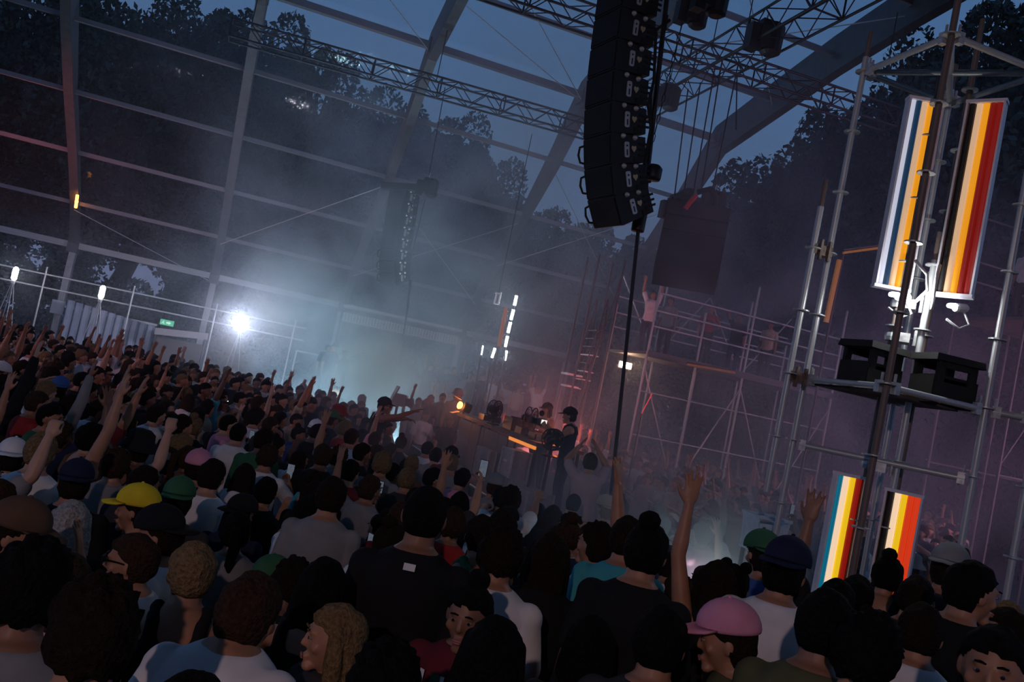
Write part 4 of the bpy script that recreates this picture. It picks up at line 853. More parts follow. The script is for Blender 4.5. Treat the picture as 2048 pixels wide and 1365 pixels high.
# --- hair and headwear, in the head's own frame
def nz3(p, s): return noise.noise(Vector(p)*s)
def hair_mesh(kind):
    mb = MB(); amp = {'curly': .018, 'buzz': .002}.get(kind, .009); big = {'curly': 1.12, 'buzz': .985, 'afro': 1.3}.get(kind, 1.03); fq = {'curly': 42, 'afro': 50}.get(kind, 26)
    def fn(v):
        p = Vector((v.x, v.y*1.0-.010, v.z+.016))
        lim = -.030 if p.y < .02 else .052 + max(0, .02-abs(p.x)*.2)
        if p.y >= .0 and abs(p.x) > .06: lim = .006 + p.y*1.1
        if p.y < -.02: lim = -.072
        n = nz3(p+Vector((3.1, 1.7, 0)), fq)*amp+abs(nz3(p, fq*2.1))*amp*.6
        q = p*(1+n/.1)
        if p.z < lim: q = p*.80; q.z = max(q.z, lim-.03)
        return q
    ell(mb, (0, 0, 0), (.086*big, .106*big, .110*big), None, 34, 26, fn)
    if kind in ('long', 'ponytail_long'):
        rings = []
        for z, rx, ry, y in ((.06, .070, .06, -.045), (.0, .092, .060, -.052), (-.08, .100, .056, -.058), (-.16, .105, .050, -.068), (-.24, .098, .044, -.085), (-.31, .075, .034, -.095), (-.35, .04, .02, -.095)):
            rings.append((Vector((0, y, z)), rx, ry))
        m2 = MB(); loft(m2, rings, 26)
        mb.add([Vector(v)*(1+.05*nz3(Vector((v[0]*3, v[1]*3, v[2]*.4)), 16)) for v in m2.v], m2.f)
        for s in (-1, 1): limb(mb, [(s*.070, .000, .05), (s*.080, -.006, -.06), (s*.084, -.014, -.15), (s*.074, -.03, -.25)], [.028, .036, .036, .016], 10)
    if kind == 'bun': ell(mb, (0, -.05, .135), (.046, .046, .042), None, 14, 10, lambda v: v*(1+.12*nz3(v, 40)))
    if kind == 'two_buns':
        for s in (-1, 1): ell(mb, (s*.055, -.02, .125), (.036, .036, .034), None, 12, 8, lambda v: v*(1+.12*nz3(v, 40)))
    if kind == 'ponytail': limb(mb, [(0, -.10, .05), (0, -.15, .03), (.01, -.165, -.06), (.0, -.15, -.16), (.01, -.13, -.22)], [.024, .034, .034, .026, .008], 10)
    return mb.mesh('hair', True)
def cap_mesh(kind):
    mb = MB()
    if kind == 'bucket':
        mb.lathe([(.135, .012), (.145, .0), (.142, .006), (.098, .062), (.092, .115), (.06, .142), (.004, .148)], 24, Matrix.Translation((0, -.008, .02)) @ Matrix.Diagonal((1, 1.16, 1, 1)))
        return mb.mesh('bucket_hat', True)
    def fn(v):
        if v.z < 0: return Vector((v.x, v.y, -.012))
        return v
    ell(mb, (0, -.008, .045), (.093, .115, .098), None, 26, 14, fn)
    ell(mb, (0, -.008, .145), (.009, .009, .006), None, 8, 6)
    vs = []; fs = []; n = 14
    for lay, dz in ((0, .0), (1, -.007)):
        for k in range(n+1):
            a = PI*(.12+.76*k/n); x = math.cos(a); y = math.sin(a)
            vs.append((.092*x, .106*y-.006, .042+dz)); vs.append((.094*x, .106*y-.006+.078*y**.6, .042+dz-.018*y-.012*abs(x)*y))
    m = 2*(n+1)
    for k in range(n):
        a = 2*k; fs += [(a, a+2, a+3, a+1), (m+a, m+a+1, m+a+3, m+a+2), (a+1, a+3, m+a+3, m+a+1), (a, m+a, m+a+2, a+2)]
    fs += [(0, 1, m+1, m), (2*n, m+2*n, m+2*n+1, 2*n+1)]
    mb.add(vs, fs, 1); return mb.mesh('cap', True)
def glasses_mesh():
    mb = MB()
    for s in (-1, 1): mb.box((s*.034, .103, .014), (.050, .008, .032)); mb.tube([(s*.060, .100, .018), (s*.080, .03, .016), (s*.082, -.01, .008)], .004, 5)
    mb.box((0, .106, .02), (.02, .006, .006)); return mb.mesh('sunglasses')
HAIR = {k: hair_mesh(k) for k in ('short', 'curly', 'buzz', 'long', 'bun', 'two_buns', 'ponytail', 'afro')}
CAPS = {k: cap_mesh(k) for k in ('cap', 'bucket')}; GLS = glasses_mesh()
EYE = MB(); ell(EYE, (0, 0, 0), (.0115, .0100, .0052), None, 10, 8); EYE = EYE.mesh('eye', True)
IRI = MB().lathe([(.0058, .0), (.0056, .002), (.002, .0026)], 10, Matrix.Rotation(-PI/2, 4, 'X')).mesh('iris')
MOUTH = MB(); ell(MOUTH, (0, 0, 0), (.022, .006, .006), None, 10, 6); ell(MOUTH, (0, -.001, -.008), (.018, .006, .006), None, 10, 6); MOUTH = MOUTH.mesh('mouth', True)
BROW = MB().tube([(-.017, -.004, -.002), (-.004, .003, .003), (.012, .002, .001)], [.0028, .004, .003], 6).mesh('eyebrow')
SHOEM = MB(); limb(SHOEM, [(0, -.045, .045), (0, .03, .05), (.0, .12, .04), (.0, .17, .03)], [.046, .050, .044, .032], 10); SHOEM = SHOEM.mesh('shoe', True)
PHONE = MB().box((0, 0, 0), (.075, .009, .155)).mesh('phone_body'); SCREEN = MB().box((0, -.0055, 0), (.068, .002, .145)).mesh('phone_screen')
# --- pose library
POSES = {
 'stand': dict(R='down', L='down', hpitch=.05), 'stand_look': dict(R='down', L='down', hyaw=.5, lean=.03), 'lean': dict(R='chest', L='down', lean=.18, hpitch=.15, sway=.06),
 'arm_r': dict(R='raised', L='down', hpitch=-.08), 'arm_l': dict(R='chest', L='raised', hpitch=-.05, sway=-.04), 'arms_up': dict(R='raised', L='high', hpitch=-.12), 'high_r': dict(R='high', L='down', hpitch=-.1),
 'bent': dict(R='bent_up', L='down', sway=.05), 'point': dict(R='point', L='down', lean=.1), 'fist': dict(R='fist', L='chest'), 'phone': dict(R='phone', L='phone', hpitch=.12), 'phone_high': dict(R='phone_high', L='down', hpitch=-.15),
 'clap': dict(R='clap', L='clap', lean=.05), 'reach': dict(R='reach', L='forward', lean=.12), 'wave': dict(R='down', L='wave_side'),
 'f_high_l': dict(R='down', L='high', fem=1), 'high_l': dict(R='down', L='high', hpitch=-.05), 'fwd_up': dict(R='fwd_up', L='down'),
 'hunch': dict(R='chest', L='chest', lean=.44, hpitch=.10, sway=-.05, neck=-.03),
 'f_stand': dict(R='down', L='chest', fem=1, hpitch=.06), 'f_look': dict(R='down', L='down', fem=1, hyaw=-.55), 'f_arm': dict(R='raised', L='down', fem=1, hpitch=-.08), 'f_arms': dict(R='high', L='bent_up', fem=1, hpitch=-.1), 'f_bent': dict(R='bent_up', L='hip', fem=1, sway=.08), 'f_phone': dict(R='phone_high', L='down', fem=1, hpitch=-.12), 'f_look_r': dict(R='chest', L='down', fem=1, hyaw=.7, hpitch=.1),
}
POSEWORDS = {'stand': 'arms down', 'stand_look': 'head turned left', 'lean': 'leaning forward, one fist at the chest', 'arm_r': 'right arm raised open-handed', 'arm_l': 'left arm raised', 'arms_up': 'both arms raised', 'high_r': 'right arm straight up', 'bent': 'bent right arm up', 'point': 'pointing forward', 'fist': 'right fist raised', 'phone': 'both hands held before the face', 'phone_high': 'one gripping hand lifted high', 'clap': 'hands clapping overhead', 'reach': 'both arms reaching forward', 'wave': 'left arm waving sideways', 'hunch': 'bent forward, hands at the chest', 'f_stand': 'left hand at the chest', 'f_look': 'head turned right', 'f_arm': 'one open hand raised', 'f_arms': 'one arm high, one bent', 'f_bent': 'bent arm up, hand on hip', 'f_phone': 'one gripping hand held up', 'f_look_r': 'glancing left, hand at chest'}
LIB = {}
def variant(p):
    if p in LIB: return LIB[p]
    v = POSES[p]; mb, J = build_body(v)
    L = {'J': J, 'body': remeshed(mb, 'person_body', .0078, .33), 'top': {}}
    L['bottom'] = LIB.get('_bottom') or remeshed(build_trousers(v, J), 'trousers', .016, .5); LIB['_bottom'] = L['bottom']
    LIB[p] = L; return L
def top_mesh(p, style):
    L = variant(p)
    if style not in L['top']: L['top'][style] = remeshed(build_top(POSES[p], L['J'], style), 'top', .013, .55, 3)
    return L['top'][style]
TOPNAME = {'tee': 't_shirt', 'tank': 'tank_top', 'long': 'long_sleeved_shirt'}
def person(pose, loc, heading, scale, label, skin=0, hair=('short', 'dark'), cap=None, top=('tee', 'black'), glasses=None, face=False, shoes=False, group='people in the crowd', trousers=None, hair_under=True):
    """heading: plan angle the person faces; one body mesh, clothing and hair as children"""
    L = variant(pose); J = L['J']
    M = Matrix.Translation(loc) @ Matrix.Rotation(heading-PI/2, 4, 'Z') @ Matrix.Scale(scale, 4)
    b = place(L['body'], 'person', SKINS[skin], None, M); tag(b, label, 'person', group)
    place(top_mesh(pose, top[0]), TOPNAME[top[0]], CLOTH[top[1]], b)
    place(L['bottom'], 'trousers', trousers or (DENIM if skin % 2 else DARKT), b)
    H = J['H']
    if hair: place(HAIR[hair[0]], 'hair', HAIRM[hair[1]], b, H if not cap else H @ Matrix.Translation((0, 0, -.012)) @ Matrix.Scale(.97, 4))
    if cap:
        kind, c1, c2, back = cap
        place(CAPS[kind], 'cap' if kind == 'cap' else 'bucket_hat', [CLOTH[c1], CLOTH[c2]] if kind == 'cap' else [CLOTH[c1]], b, H @ Matrix.Translation((0, 0, .012)) @ Matrix.Rotation(PI if back else 0, 4, 'Z') @ Matrix.Rotation(.06, 4, 'X') @ Matrix.Scale(1.06, 4))
    if glasses: place(GLS, 'sunglasses', {'dark': LENS, 'white': SHINE}[glasses], b, H)
    if face:
        for s in (-1, 1):
            if not glasses:
                e_ = place(EYE, 'eye', EYEW, b, H @ Matrix.Translation((.031*s, .0815, .010))); place(IRI, 'iris', IRIS, e_, Matrix.Translation((0, .0088, 0)))
            place(BROW, 'eyebrow', HAIRM[hair[1]] if hair else HAIRM['dark'], b, H @ Matrix.Translation((.031*s, .094, .034)) @ Matrix.Diagonal((s, 1, 1, 1)))
        place(MOUTH, 'mouth', LIP, b, H @ Matrix.Translation((0, .100, -.060)))
    if shoes:
        for nm in 'rl': place(SHOEM, 'shoe', SHOE, b, Matrix.Translation((J[nm][2].x, J[nm][2].y, 0)))
    return b, M, J
def held_phone(M, J, label, side='R', lit=True):
    sh, el, wr, hd, nr, kind, s = J[side]; p = M @ (wr+hd*.10)
    sc_ = M.to_scale().x; R_ = M.to_3x3().normalized()
    o = bpy.data.objects.new('phone', None); COL.objects.link(o); o.matrix_basis = Matrix.Translation(p) @ R_.to_4x4(); o['label'] = label; o['category'] = 'phone'; o['group'] = 'phones held up in the crowd'
    place(PHONE, 'case', BLACKM, o, Matrix.Translation((0, .02, .05))); place(SCREEN, 'screen', E_SCREEN if lit else LENS, o, Matrix.Translation((0, .02, .05)))
    return o
E_SCREEN = mat('phone_screen_glow', (.2, .25, .3), .2, 0, .5, 30, emit=(.40, .48, .62), es=.15)

# ------------------------------------------------------------------ who stands where
STAGE_C = Vector((5.0, 13.5))
def face_dir(x, y, off): # off: degrees clockwise from looking straight away from the camera
    return math.atan2(y, x)-math.radians(off)
PLACED = []
def fg(px_, py_, s, off, pose, label, z0=0., **kw):
    """a person whose head centre is seen at this pixel, standing on height z0"""
    p = onz(px_, py_, z0+1.598*s); J = variant(pose)['J']; hx = J['H'].translation; hd = face_dir(p.x, p.y, off)
    r = Matrix.Rotation(hd-PI/2, 3, 'Z') @ Vector((hx.x, hx.y, 0))*s
    loc = (p.x-r.x, p.y-r.y, z0); PLACED.append((loc[0], loc[1])); return person(pose, loc, hd, s, label, **kw)
def fgx(px_, py_, d_, s, off, pose, label, **kw):
    """the same from a known distance; standing on the low riser at the far stage end"""
    p = at(px_, py_, d_); J = variant(pose)['J']; hx = J['H'].translation; hd = face_dir(p.x, p.y, off); r = Matrix.Rotation(hd-PI/2, 3, 'Z') @ Vector((hx.x, hx.y, 0))*s
    s = (p.z-.55)/hx.z; loc = (p.x-r.x, p.y-r.y, .55); PLACED.append((loc[0], loc[1])); return person(pose, loc, hd, s, label, **kw)
G0 = 'people close to the camera'
def z0_of(px_, py_): # the nearest rows stand on low risers
    if px_ > 1250 and py_ > 1090 and not (px_ < 1340 and py_ > 1200): return .50
    if px_ > 780 and py_ > 1000: return .30
    if py_ > 1140: return .20
    return 0.
def F(px_, py_, s, off, pose, label, skin=1, hair=('short', 'dark'), cap=None, top=('tee', 'black'), **kw): return fg(px_, py_, s, off, pose, label, z0_of(px_, py_), skin=skin, hair=hair, cap=cap, top=top, group=G0, **kw)
F(512, 1165, 1.10, 28, 'hunch', 'person in a white t-shirt seen from behind, large at the lower left', 1, ('short', 'brown'), None, ('tee', 'white'))
F(182, 1262, 1.09, 10, 'stand_look', 'person in a white shirt seen from behind in the bottom left corner', 1, ('curly', 'dark'), None, ('tee', 'white'))
F(262, 1120, 1.03, -80, 'fwd_up', 'person in white facing left with forearm and hand raised at the lower left', 1, ('short', 'brown'), None, ('tee', 'white'), face=True, glasses='dark')
F(272, 1018, 1.02, -75, 'stand', 'person wearing a bright yellow cap facing left', 1, ('short', 'dark'), ('cap', 'yellow', 'yellow', False), ('tee', 'black'), face=True)
F(322, 1068, 1.04, -70, 'stand', 'person in a black cap and white shirt facing left below the yellow cap', 1, ('short', 'dark'), ('cap', 'black', 'black', True), ('tee', 'white'), face=True)
F(82, 902, 1.07, 20, 'stand', 'person in a white t-shirt seen from behind near the left edge', 0, ('short', 'blond'), None, ('tee', 'white'))
F(22, 915, .97, 10, 'stand', 'person in a white cap at the left edge of the picture', 1, ('short', 'dark'), ('cap', 'white', 'white', True), ('tee', 'charcoal'))
F(38, 1058, 1.07, 110, 'lean', 'person in a brown cap and light blue shirt looking down at the left edge', 1, ('short', 'dark'), ('cap', 'brown', 'brown', False), ('long', 'light blue'), face=True)
F(140, 1045, 1.00, 5, 'f_stand', 'person in a black t-shirt seen from behind, left of the black cap', 0, ('long', 'grey'), None, ('tee', 'black'))
F(62, 1172, 1.08, 15, 'stand', 'person in a grey t-shirt from behind, close to the lower left edge', 2, ('curly', 'black'), None, ('tee', 'grey'))
b, M, J = F(622, 1028, 1.05, 60, 'phone', 'person in a white t-shirt holding a lit phone left of centre', 1, ('short', 'black'), None, ('tee', 'white'), face=True); held_phone(M, J, 'lit phone held by the person in the white t-shirt at left of centre')
F(645, 1172, 1.00, 15, 'f_stand', 'person in a black top seen from behind right of the white t-shirt', 1, ('long', 'black'), None, ('tank', 'black'))
F(668, 1272, .98, -130, 'f_look', 'person in dark clothes turned to the camera at the bottom left of centre', 0, ('long', 'blond'), None, ('tee', 'charcoal'), face=True)
F(372, 1445, 1.02, 10, 'stand', 'person in a black shirt, dark head cut by the bottom edge at left', 1, ('short', 'black'), None, ('tee', 'black'))
F(850, 1028, 1.14, 5, 'stand', 'tall broad person in a black t-shirt from behind, small white neck label', 2, ('buzz', 'black'), None, ('tee', 'black'))
F(868, 958, 1.02, 75, 'stand', 'person in profile wearing white-framed sunglasses facing the stage', 1, ('short', 'black'), None, ('tee', 'charcoal'), glasses='white', face=True)
F(1003, 1108, 1.06, 12, 'stand', 'person in a white t-shirt from behind at the bottom centre', 1, ('curly', 'dark'), None, ('tee', 'white'))
jz, Mz, Jz = F(938, 1228, .99, -165, 'f_stand', 'person facing the camera in a striped green, burgundy and white jersey', 2, ('bun', 'black'), None, ('tee', 'burgundy'), face=True)
F(985, 1310, 1.02, 10, 'f_stand', 'person in black whose dark head covers the bottom centre', 1, ('long', 'black'), None, ('tee', 'black'))
F(1190, 1090, 1.04, -60, 'arm_r', 'person facing left with right arm up, white shirt, right of centre', 1, ('curly', 'dark'), None, ('tee', 'white'), face=True)
F(1293, 1100, 1.05, 12, 'stand', 'person in a black shirt from behind left of the tall raised arm', 1, ('bun', 'black'), None, ('tee', 'black'))
F(1432, 1168, .96, -20, 'f_high_l', 'person lifting one arm very high beside the scaffold tower', 1, ('long', 'dark'), None, ('tank', 'black'), face=True)
F(1466, 1170, .92, 5, 'f_stand', 'person in black from behind with head tucked low beside the raised arm', 1, ('two_buns', 'black'), None, ('tee', 'black'))
F(1570, 1140, 1.06, 15, 'stand', 'person in a navy cap and white collar from behind below the tower', 1, ('short', 'black'), ('cap', 'navy', 'navy', True), ('tee', 'white'))
F(1672, 1205, .97, 8, 'high_l', 'person in black reaching one open hand up before the tower', 2, ('short', 'black'), None, ('tee', 'black'))
F(1775, 1150, 1.00, 10, 'f_stand', 'person in black from behind under the lower right light box', 1, ('bun', 'black'), None, ('tank', 'black'))
F(1712, 1190, .95, -20, 'bent', 'person in brown with a bent arm lifted before the light boxes', 2, ('short', 'black'), None, ('tee', 'brown'))
F(1832, 1195, .99, 20, 'stand', 'person in a charcoal shirt from behind right of the light boxes', 1, ('short', 'dark'), None, ('tee', 'charcoal'))
F(1945, 1180, 1.11, 55, 'stand', 'person in a black shirt half turned right near the right edge', 1, ('short', 'black'), None, ('tee', 'black'), face=True)
F(1455, 1268, .96, -95, 'lean', 'person in a pink and white trucker cap facing left at the lower right', 1, ('short', 'dark'), ('cap', 'pink', 'pink', False), ('tee', 'olive'), face=True)
F(1650, 1250, 1.05, 10, 'stand', 'person in an olive t-shirt from behind right of the pink cap', 2, ('short', 'black'), None, ('tee', 'olive'))
F(1735, 1305, 1.04, 15, 'stand', 'person in black, big dark head at the lower right', 1, ('curly', 'black'), None, ('tee', 'black'))
lt, Ml, Jl = F(1842, 1262, 1.00, 10, 'stand', 'person in a white t-shirt with red letters on the back, lower right', 1, ('short', 'dark'), None, ('tee', 'white'))
F(1985, 1335, 1.07, -150, 'stand_look', 'person turned to the camera in the bottom right corner', 1, ('short', 'black'), None, ('tee', 'black'), face=True)
F(1098, 1115, 1.04, 5, 'f_stand', 'person in black from behind, right of the bottom centre white shirt', 1, ('long', 'dark'), None, ('tee', 'black'))
F(768, 1375, 1.04, 5, 'f_stand', 'person in navy, dark head cut by the bottom edge left of centre', 1, ('curly', 'black'), None, ('tee', 'navy'))
F(1180, 1290, .96, 8, 'f_stand', 'person in black with long dark back view, bottom right of centre', 1, ('long', 'black'), None, ('tank', 'black'))
F(1320, 1280, 1.05, 5, 'stand', 'person in a charcoal t-shirt from behind left of the pink cap', 1, ('short', 'black'), None, ('tee', 'charcoal'))
F(2015, 1240, .94, 20, 'f_stand', 'person in olive at the right edge, turned away from the camera', 0, ('long', 'blond'), None, ('tee', 'olive'))
F(1897, 1138, 1.08, 10, 'stand', 'person in a pale grey cap right of the light boxes', 1, ('short', 'dark'), ('cap', 'grey', 'grey', True), ('tee', 'charcoal'))
F(1010, 1060, .95, 35, 'point', 'person pointing a finger up toward the DJ at bottom centre', 1, ('short', 'dark'), None, ('tee', 'black'))
F(395, 935, 1.02, 15, 'stand', 'person in a pink cap in the near left crowd', 1, ('short', 'dark'), ('cap', 'pink', 'pink', False), ('tee', 'black'))
F(150, 965, 1.02, 5, 'stand', 'person in a navy cap from behind in the near left crowd', 1, ('short', 'dark'), ('cap', 'navy', 'navy', True), ('tee', 'black'))
F(355, 1000, 1.02, 5, 'stand', 'person in a dark green cap right of the yellow cap', 1, ('short', 'dark'), ('cap', 'green', 'green', True), ('tee', 'charcoal'))
F(830, 1000, .97, 10, 'high_r', 'person below the barrier with one open hand straight up', 1, ('short', 'dark'), None, ('tee', 'black'))
F(215, 845, 1.03, 70, 'stand', 'person in profile with sunglasses and white shirt in the left crowd', 1, ('short', 'brown'), None, ('tee', 'white'), glasses='dark', face=True)
F(118, 778, 1.04, 15, 'stand', 'person in a blue cap in the left middle crowd', 1, ('short', 'dark'), ('cap', 'blue', 'blue', True), ('tee', 'navy'))
F(200, 745, 1.03, 20, 'stand', 'person in a white bucket hat in the left middle crowd', 1, ('short', 'dark'), ('bucket', 'white', 'white', False), ('tee', 'charcoal'))
F(55, 765, 1.02, 15, 'stand', 'person in a turquoise t-shirt in the left middle crowd', 1, ('short', 'black'), None, ('tee', 'turquoise'))
F(630, 860, 1.02, 10, 'stand', 'person in a white cap from behind near the stage end of the crowd', 1, ('short', 'dark'), ('cap', 'white', 'white', True), ('tee', 'brown'))
for px_, py_ in ((245, 975), (200, 905)): pass
# print on the two printed shirts
def patch(b, J, quads, m, name):
    mb = MB()
    for q in quads: mb.add([J['Sp'] @ Vector(v) for v in q], [tuple(range(len(q)))])
    place(mb.mesh(name), name, m, b)
def tcurve(z, x, back, infl=.030): # point on the torso surface
    zs = [r[0] for r in TORSO]; rx = np.interp(z, zs, [r[1] for r in TORSO])+infl; ry = np.interp(z, zs, [r[2] for r in TORSO])+infl; y0 = np.interp(z, zs, [r[3] for r in TORSO])
    c = max(-1, min(1, x/rx)); y = ry*max(0., 1-abs(c)**2.35)**(1/2.35); return (x, (y0-y) if back else (y0+y), z)
for x0, x1, m in ((-.13, -.105, 'white'), (-.075, -.035, 'green'), (-.035, -.02, 'white'), (.02, .035, 'white'), (.035, .075, 'green'), (.105, .13, 'white')):
    quads = [[tcurve(z, x0, False), tcurve(z, x1, False), tcurve(z+.05, x1, False), tcurve(z+.05, x0, False)] for z in [.88+.05*i for i in range(10)]]
    patch(jz, Jz, quads, CLOTH[m], 'stripe')
LET = {'A': [[(0, 0), (.012, 0), (.03, .07), (.022, .07)], [(.048, 0), (.06, 0), (.038, .07), (.03, .07)], [(.015, .02), (.045, .02), (.042, .03), (.018, .03)]], 'M': [[(0, 0), (.012, 0), (.012, .07), (0, .07)], [(.052, 0), (.064, 0), (.064, .07), (.052, .07)], [(.012, .07), (.026, .025), (.038, .025), (.024, .07)], [(.052, .07), (.04, .07), (.026, .025), (.038, .025)]]}
for i, ch in enumerate('AM'):
    patch(lt, Jl, [[tcurve(1.24+q[1]*1.2, -.05+.09*i+q[0]*1.2, True) for q in s_] for s_ in LET[ch]], CLOTH['red'], 'letter')
quads = [[tcurve(1.405, -.022, True, .034), tcurve(1.405, .022, True, .034), tcurve(1.43, .022, True, .034), tcurve(1.43, -.022, True, .034)]]
for o_ in list(COL.objects):
    if o_.get('label', '').startswith('tall broad person'): patch(o_, LIB['stand']['J'], quads, CLOTH['white'], 'neck_label')
# --- stage people
G1 = 'people on and around the stage'
bx = thing('riser_case', 'dark case by the barrier that the reaching man stands on', 'case', (2.3, 13.7, 0)); MB().box((2.3, 13.7, .2), (.7, .7, .40)).obj('body', BLACKM, bx); MB().box((2.3, 13.7, .415), (.74, .74, .03)).obj('lid', RUBBER, bx)
p = at(765, 806, 13.8); ph = face_dir(p.x, p.y, 78)
person('reach', (p.x-.05, p.y, .43), ph, 1.0, 'person in a black tank top and cap reaching both arms toward the stage', skin=2, hair=('short', 'black'), cap=('cap', 'black', 'black', False), top=('tank', 'black'), glasses='dark', face=True, shoes=True, group=G1); PLACED.append((p.x, p.y))
p = onx(1100, 816, 5.42); hd = math.atan2(-.5, -1)
person('chest2' if 'chest2' in POSES else 'f_stand', (p.x, p.y, SZ), math.atan2(-.35, -1), .92, 'DJ in a black cap and pale top lit orange behind the desk', skin=1, hair=('long', 'black'), cap=('cap', 'black', 'black', False), top=('tank', 'beige'), face=True, shoes=True, group=G1); PLACED.append((p.x, p.y))
p = at(1152, 816, 12.6); b, M, J = person('phone', (p.x, p.y, SZ), math.atan2(.55, -1), .94, 'person in a black tank top and cap filming the DJ on stage', skin=0, hair=('short', 'dark'), cap=('cap', 'black', 'black', False), top=('tank', 'black'), face=True, shoes=True, group=G1); PLACED.append((p.x, p.y))
sh, el, wr, hd_, nr, kind, s_ = J['L']; q = M @ ((J['L'][2]+J['R'][2])/2+Vector((0, .12, .06)))
t = thing('handheld_camera', 'small video camera with screen and fluffy microphone held up on stage', 'camera', tuple(q))
MB().box(q, (.12, .14, .11)).obj('body', BLACKM, t); MB().box(q+Vector((.02, -.085, .01)), (.085, .012, .065)).obj('screen', emis('camera_screen', (.9, .85, .8), 1.2), t); mb = MB(); ell(mb, q+Vector((0, .03, .13)), (.04, .055, .045)); mb.obj('microphone', RUBBER, t, True)
MB().lathe([(.04, 0), (.045, .05), (.05, .1)], 12, Matrix.Translation(q+Vector((-.04, .05, 0))) @ Matrix.Rotation(-PI/2, 4, 'Y')).obj('lens', RUBBER, t)
pk, Mk, Jk = fg(1180, 925, 1.0, -10, 'clap', 'person in a pale pink t-shirt clapping overhead right of the stage end', .45, skin=0, hair=('short', 'brown'), top=('tee', 'pale pink'), group=G1)
kx, ky = PLACED[-1]; bx = thing('riser_case', 'dark case under the clapping person in pink', 'case', (kx, ky, 0)); MB().box((kx, ky, .21), (.6, .6, .42)).obj('body', BLACKM, bx); MB().box((kx, ky, .435), (.64, .64, .03)).obj('lid', RUBBER, bx)
for (x_, y_, d_, off, po, lb, kw) in ((862, 800, 20.6, 150, 'point', 'hazy person pointing beyond the far end of the desk', dict(top=('tee', 'charcoal'))), (885, 797, 21.2, 170, 'stand', 'hazy hooded-looking person in grey behind the orange lamp', dict(top=('long', 'grey'))), (915, 793, 20.8, 160, 'stand', 'hazy person in a wide hat behind the orange lamp', dict(cap=('bucket', 'grey', 'grey', False), top=('tee', 'grey'))), (838, 805, 20.4, 150, 'arm_r', 'hazy person raising an arm left of the orange lamp', dict(top=('tee', 'grey')))):
    fgx(x_, y_, d_, .96, off, po, lb, skin=1, group=G1, **kw)
# onlookers on the upper right stand and on the scaffold stand
for i, (x, y, z, off, po, tc_) in enumerate(((15.2, 13.9, 6.24, 200, 'stand', 'white'), (16.1, 14.1, 6.24, 175, 'bent', 'light blue'), (17.0, 13.9, 6.24, 190, 'f_stand', 'pink'), (17.7, 14.2, 6.24, 160, 'arm_r', 'grey'), (9.9, 20.3, 4.31, 190, 'arms_up', 'white'), (10.6, 20.6, 4.31, 200, 'stand', 'grey'), (11.6, 20.2, 4.31, 180, 'f_stand', 'red'), (12.7, 20.5, 4.31, 185, 'point', 'black'), (13.6, 20.3, 4.31, 200, 'stand', 'beige'))):
    where = ('on the upper right stand', 'on the hazy scaffold stand')[i > 3]
    person(po, (x, y, z), face_dir(x, y, off), .98, 'onlooker in %s t-shirt, %s, %s' % (tc_, POSEWORDS[po], where), skin=i % 3, hair=('short', 'dark'), top=('tee', tc_), group='onlookers on the scaffold stands'); PLACED.append((x, y))
RIS = [((1.75, 6.2), (1.0, 4.2), .50), ((.64, 1.72), (1.0, 5.5), .30), ((-2.6, .61), (1.0, 3.55), .20), ((1.75, 2.5), (4.25, 5.5), .31), ((3.3, 5.6), (19.15, 21.4), .55)]
for (xa, xb), (ya, yb), h_ in RIS:
    t = thing('riser', {.5: 'low wooden riser under the nearest people at the right', .3: 'low wooden riser under the nearest people at the centre', .2: 'low wooden riser under the nearest people at the left', .31: 'small wooden riser between the centre and right risers', .55: 'low riser in the smoke at the far end of the stage'}[h_], 'riser', ((xa+xb)/2, (ya+yb)/2, 0))
    n_ = int((xb-xa)/.3)
    for i in range(n_): MB().box((xa+(xb-xa)*(i+.5)/n_, (ya+yb)/2, h_-.03), ((xb-xa)/n_-.012, yb-ya, .06)).obj('plank', DECK, t)
    for yy in (ya+.1, yb-.1): MB().box(((xa+xb)/2, yy, (h_-.06)/2), (xb-xa, .06, h_-.06)).obj('joist', DECK, t)
def ground(x, y):
    for (xa, xb), (ya, yb), h_ in RIS:
        if xa < x < xb and ya < y < yb: return h_
    return 0.
# --- the crowd
rng = random.Random(21)
TOPC = ['black']*7+['charcoal']*3+['navy']*3+['white']*5+['grey']*2+['beige', 'olive', 'brown', 'red', 'blue', 'light blue', 'burgundy', 'green', 'pink', 'turquoise']
PW = ['stand']*16+['stand_look']*9+['lean']*7+['f_stand']*12+['f_look']*7+['f_look_r']*7+['hunch']*3+['arm_r', 'arm_l', 'arms_up', 'high_r', 'bent', 'bent', 'point', 'fist', 'phone', 'phone', 'phone_high', 'clap', 'reach', 'wave', 'f_arm', 'f_arms', 'f_bent', 'f_phone']
cands = []
def blocked(x, y):
    if 2.9 < x < 7.7 and 9.1 < y < 19.4: return True
    if 3.85 < x < 5.75 and 4.45 < y < 6.1: return True
    if abs(x-2.3) < .6 and abs(y-13.7) < .6: return True
    if abs(x-cq.x) < .5 and abs(y-cq.y) < .5: return True
    if math.hypot(x, y) < 2.7: return True
    if x > 6.3 and y < 3: return True
    for (lx, ly, r) in LAMPS:
        if math.hypot(x-lx, y-ly) < r: return True
    return False
LAMPS = [(fl.x, fl.y, 1.2), (pg.x, pg.y, .5), (at(797, 800, 18.5).x, at(797, 800, 18.5).y, .7)]
LAMPS += [(at(30, 548, 25).x, at(30, 548, 25).y, .7), (at(204, 585, 25).x, at(204, 585, 25).y, .7), (pg2.x, pg2.y, .6)]
LAMPS += [(x, y, .95) for x, y in UPL]
pts = [p for p in PLACED]
grid = {}
def key(x, y): return (int(x//.6), int(y//.6))
for p in pts: grid.setdefault(key(*p), []).append(p)
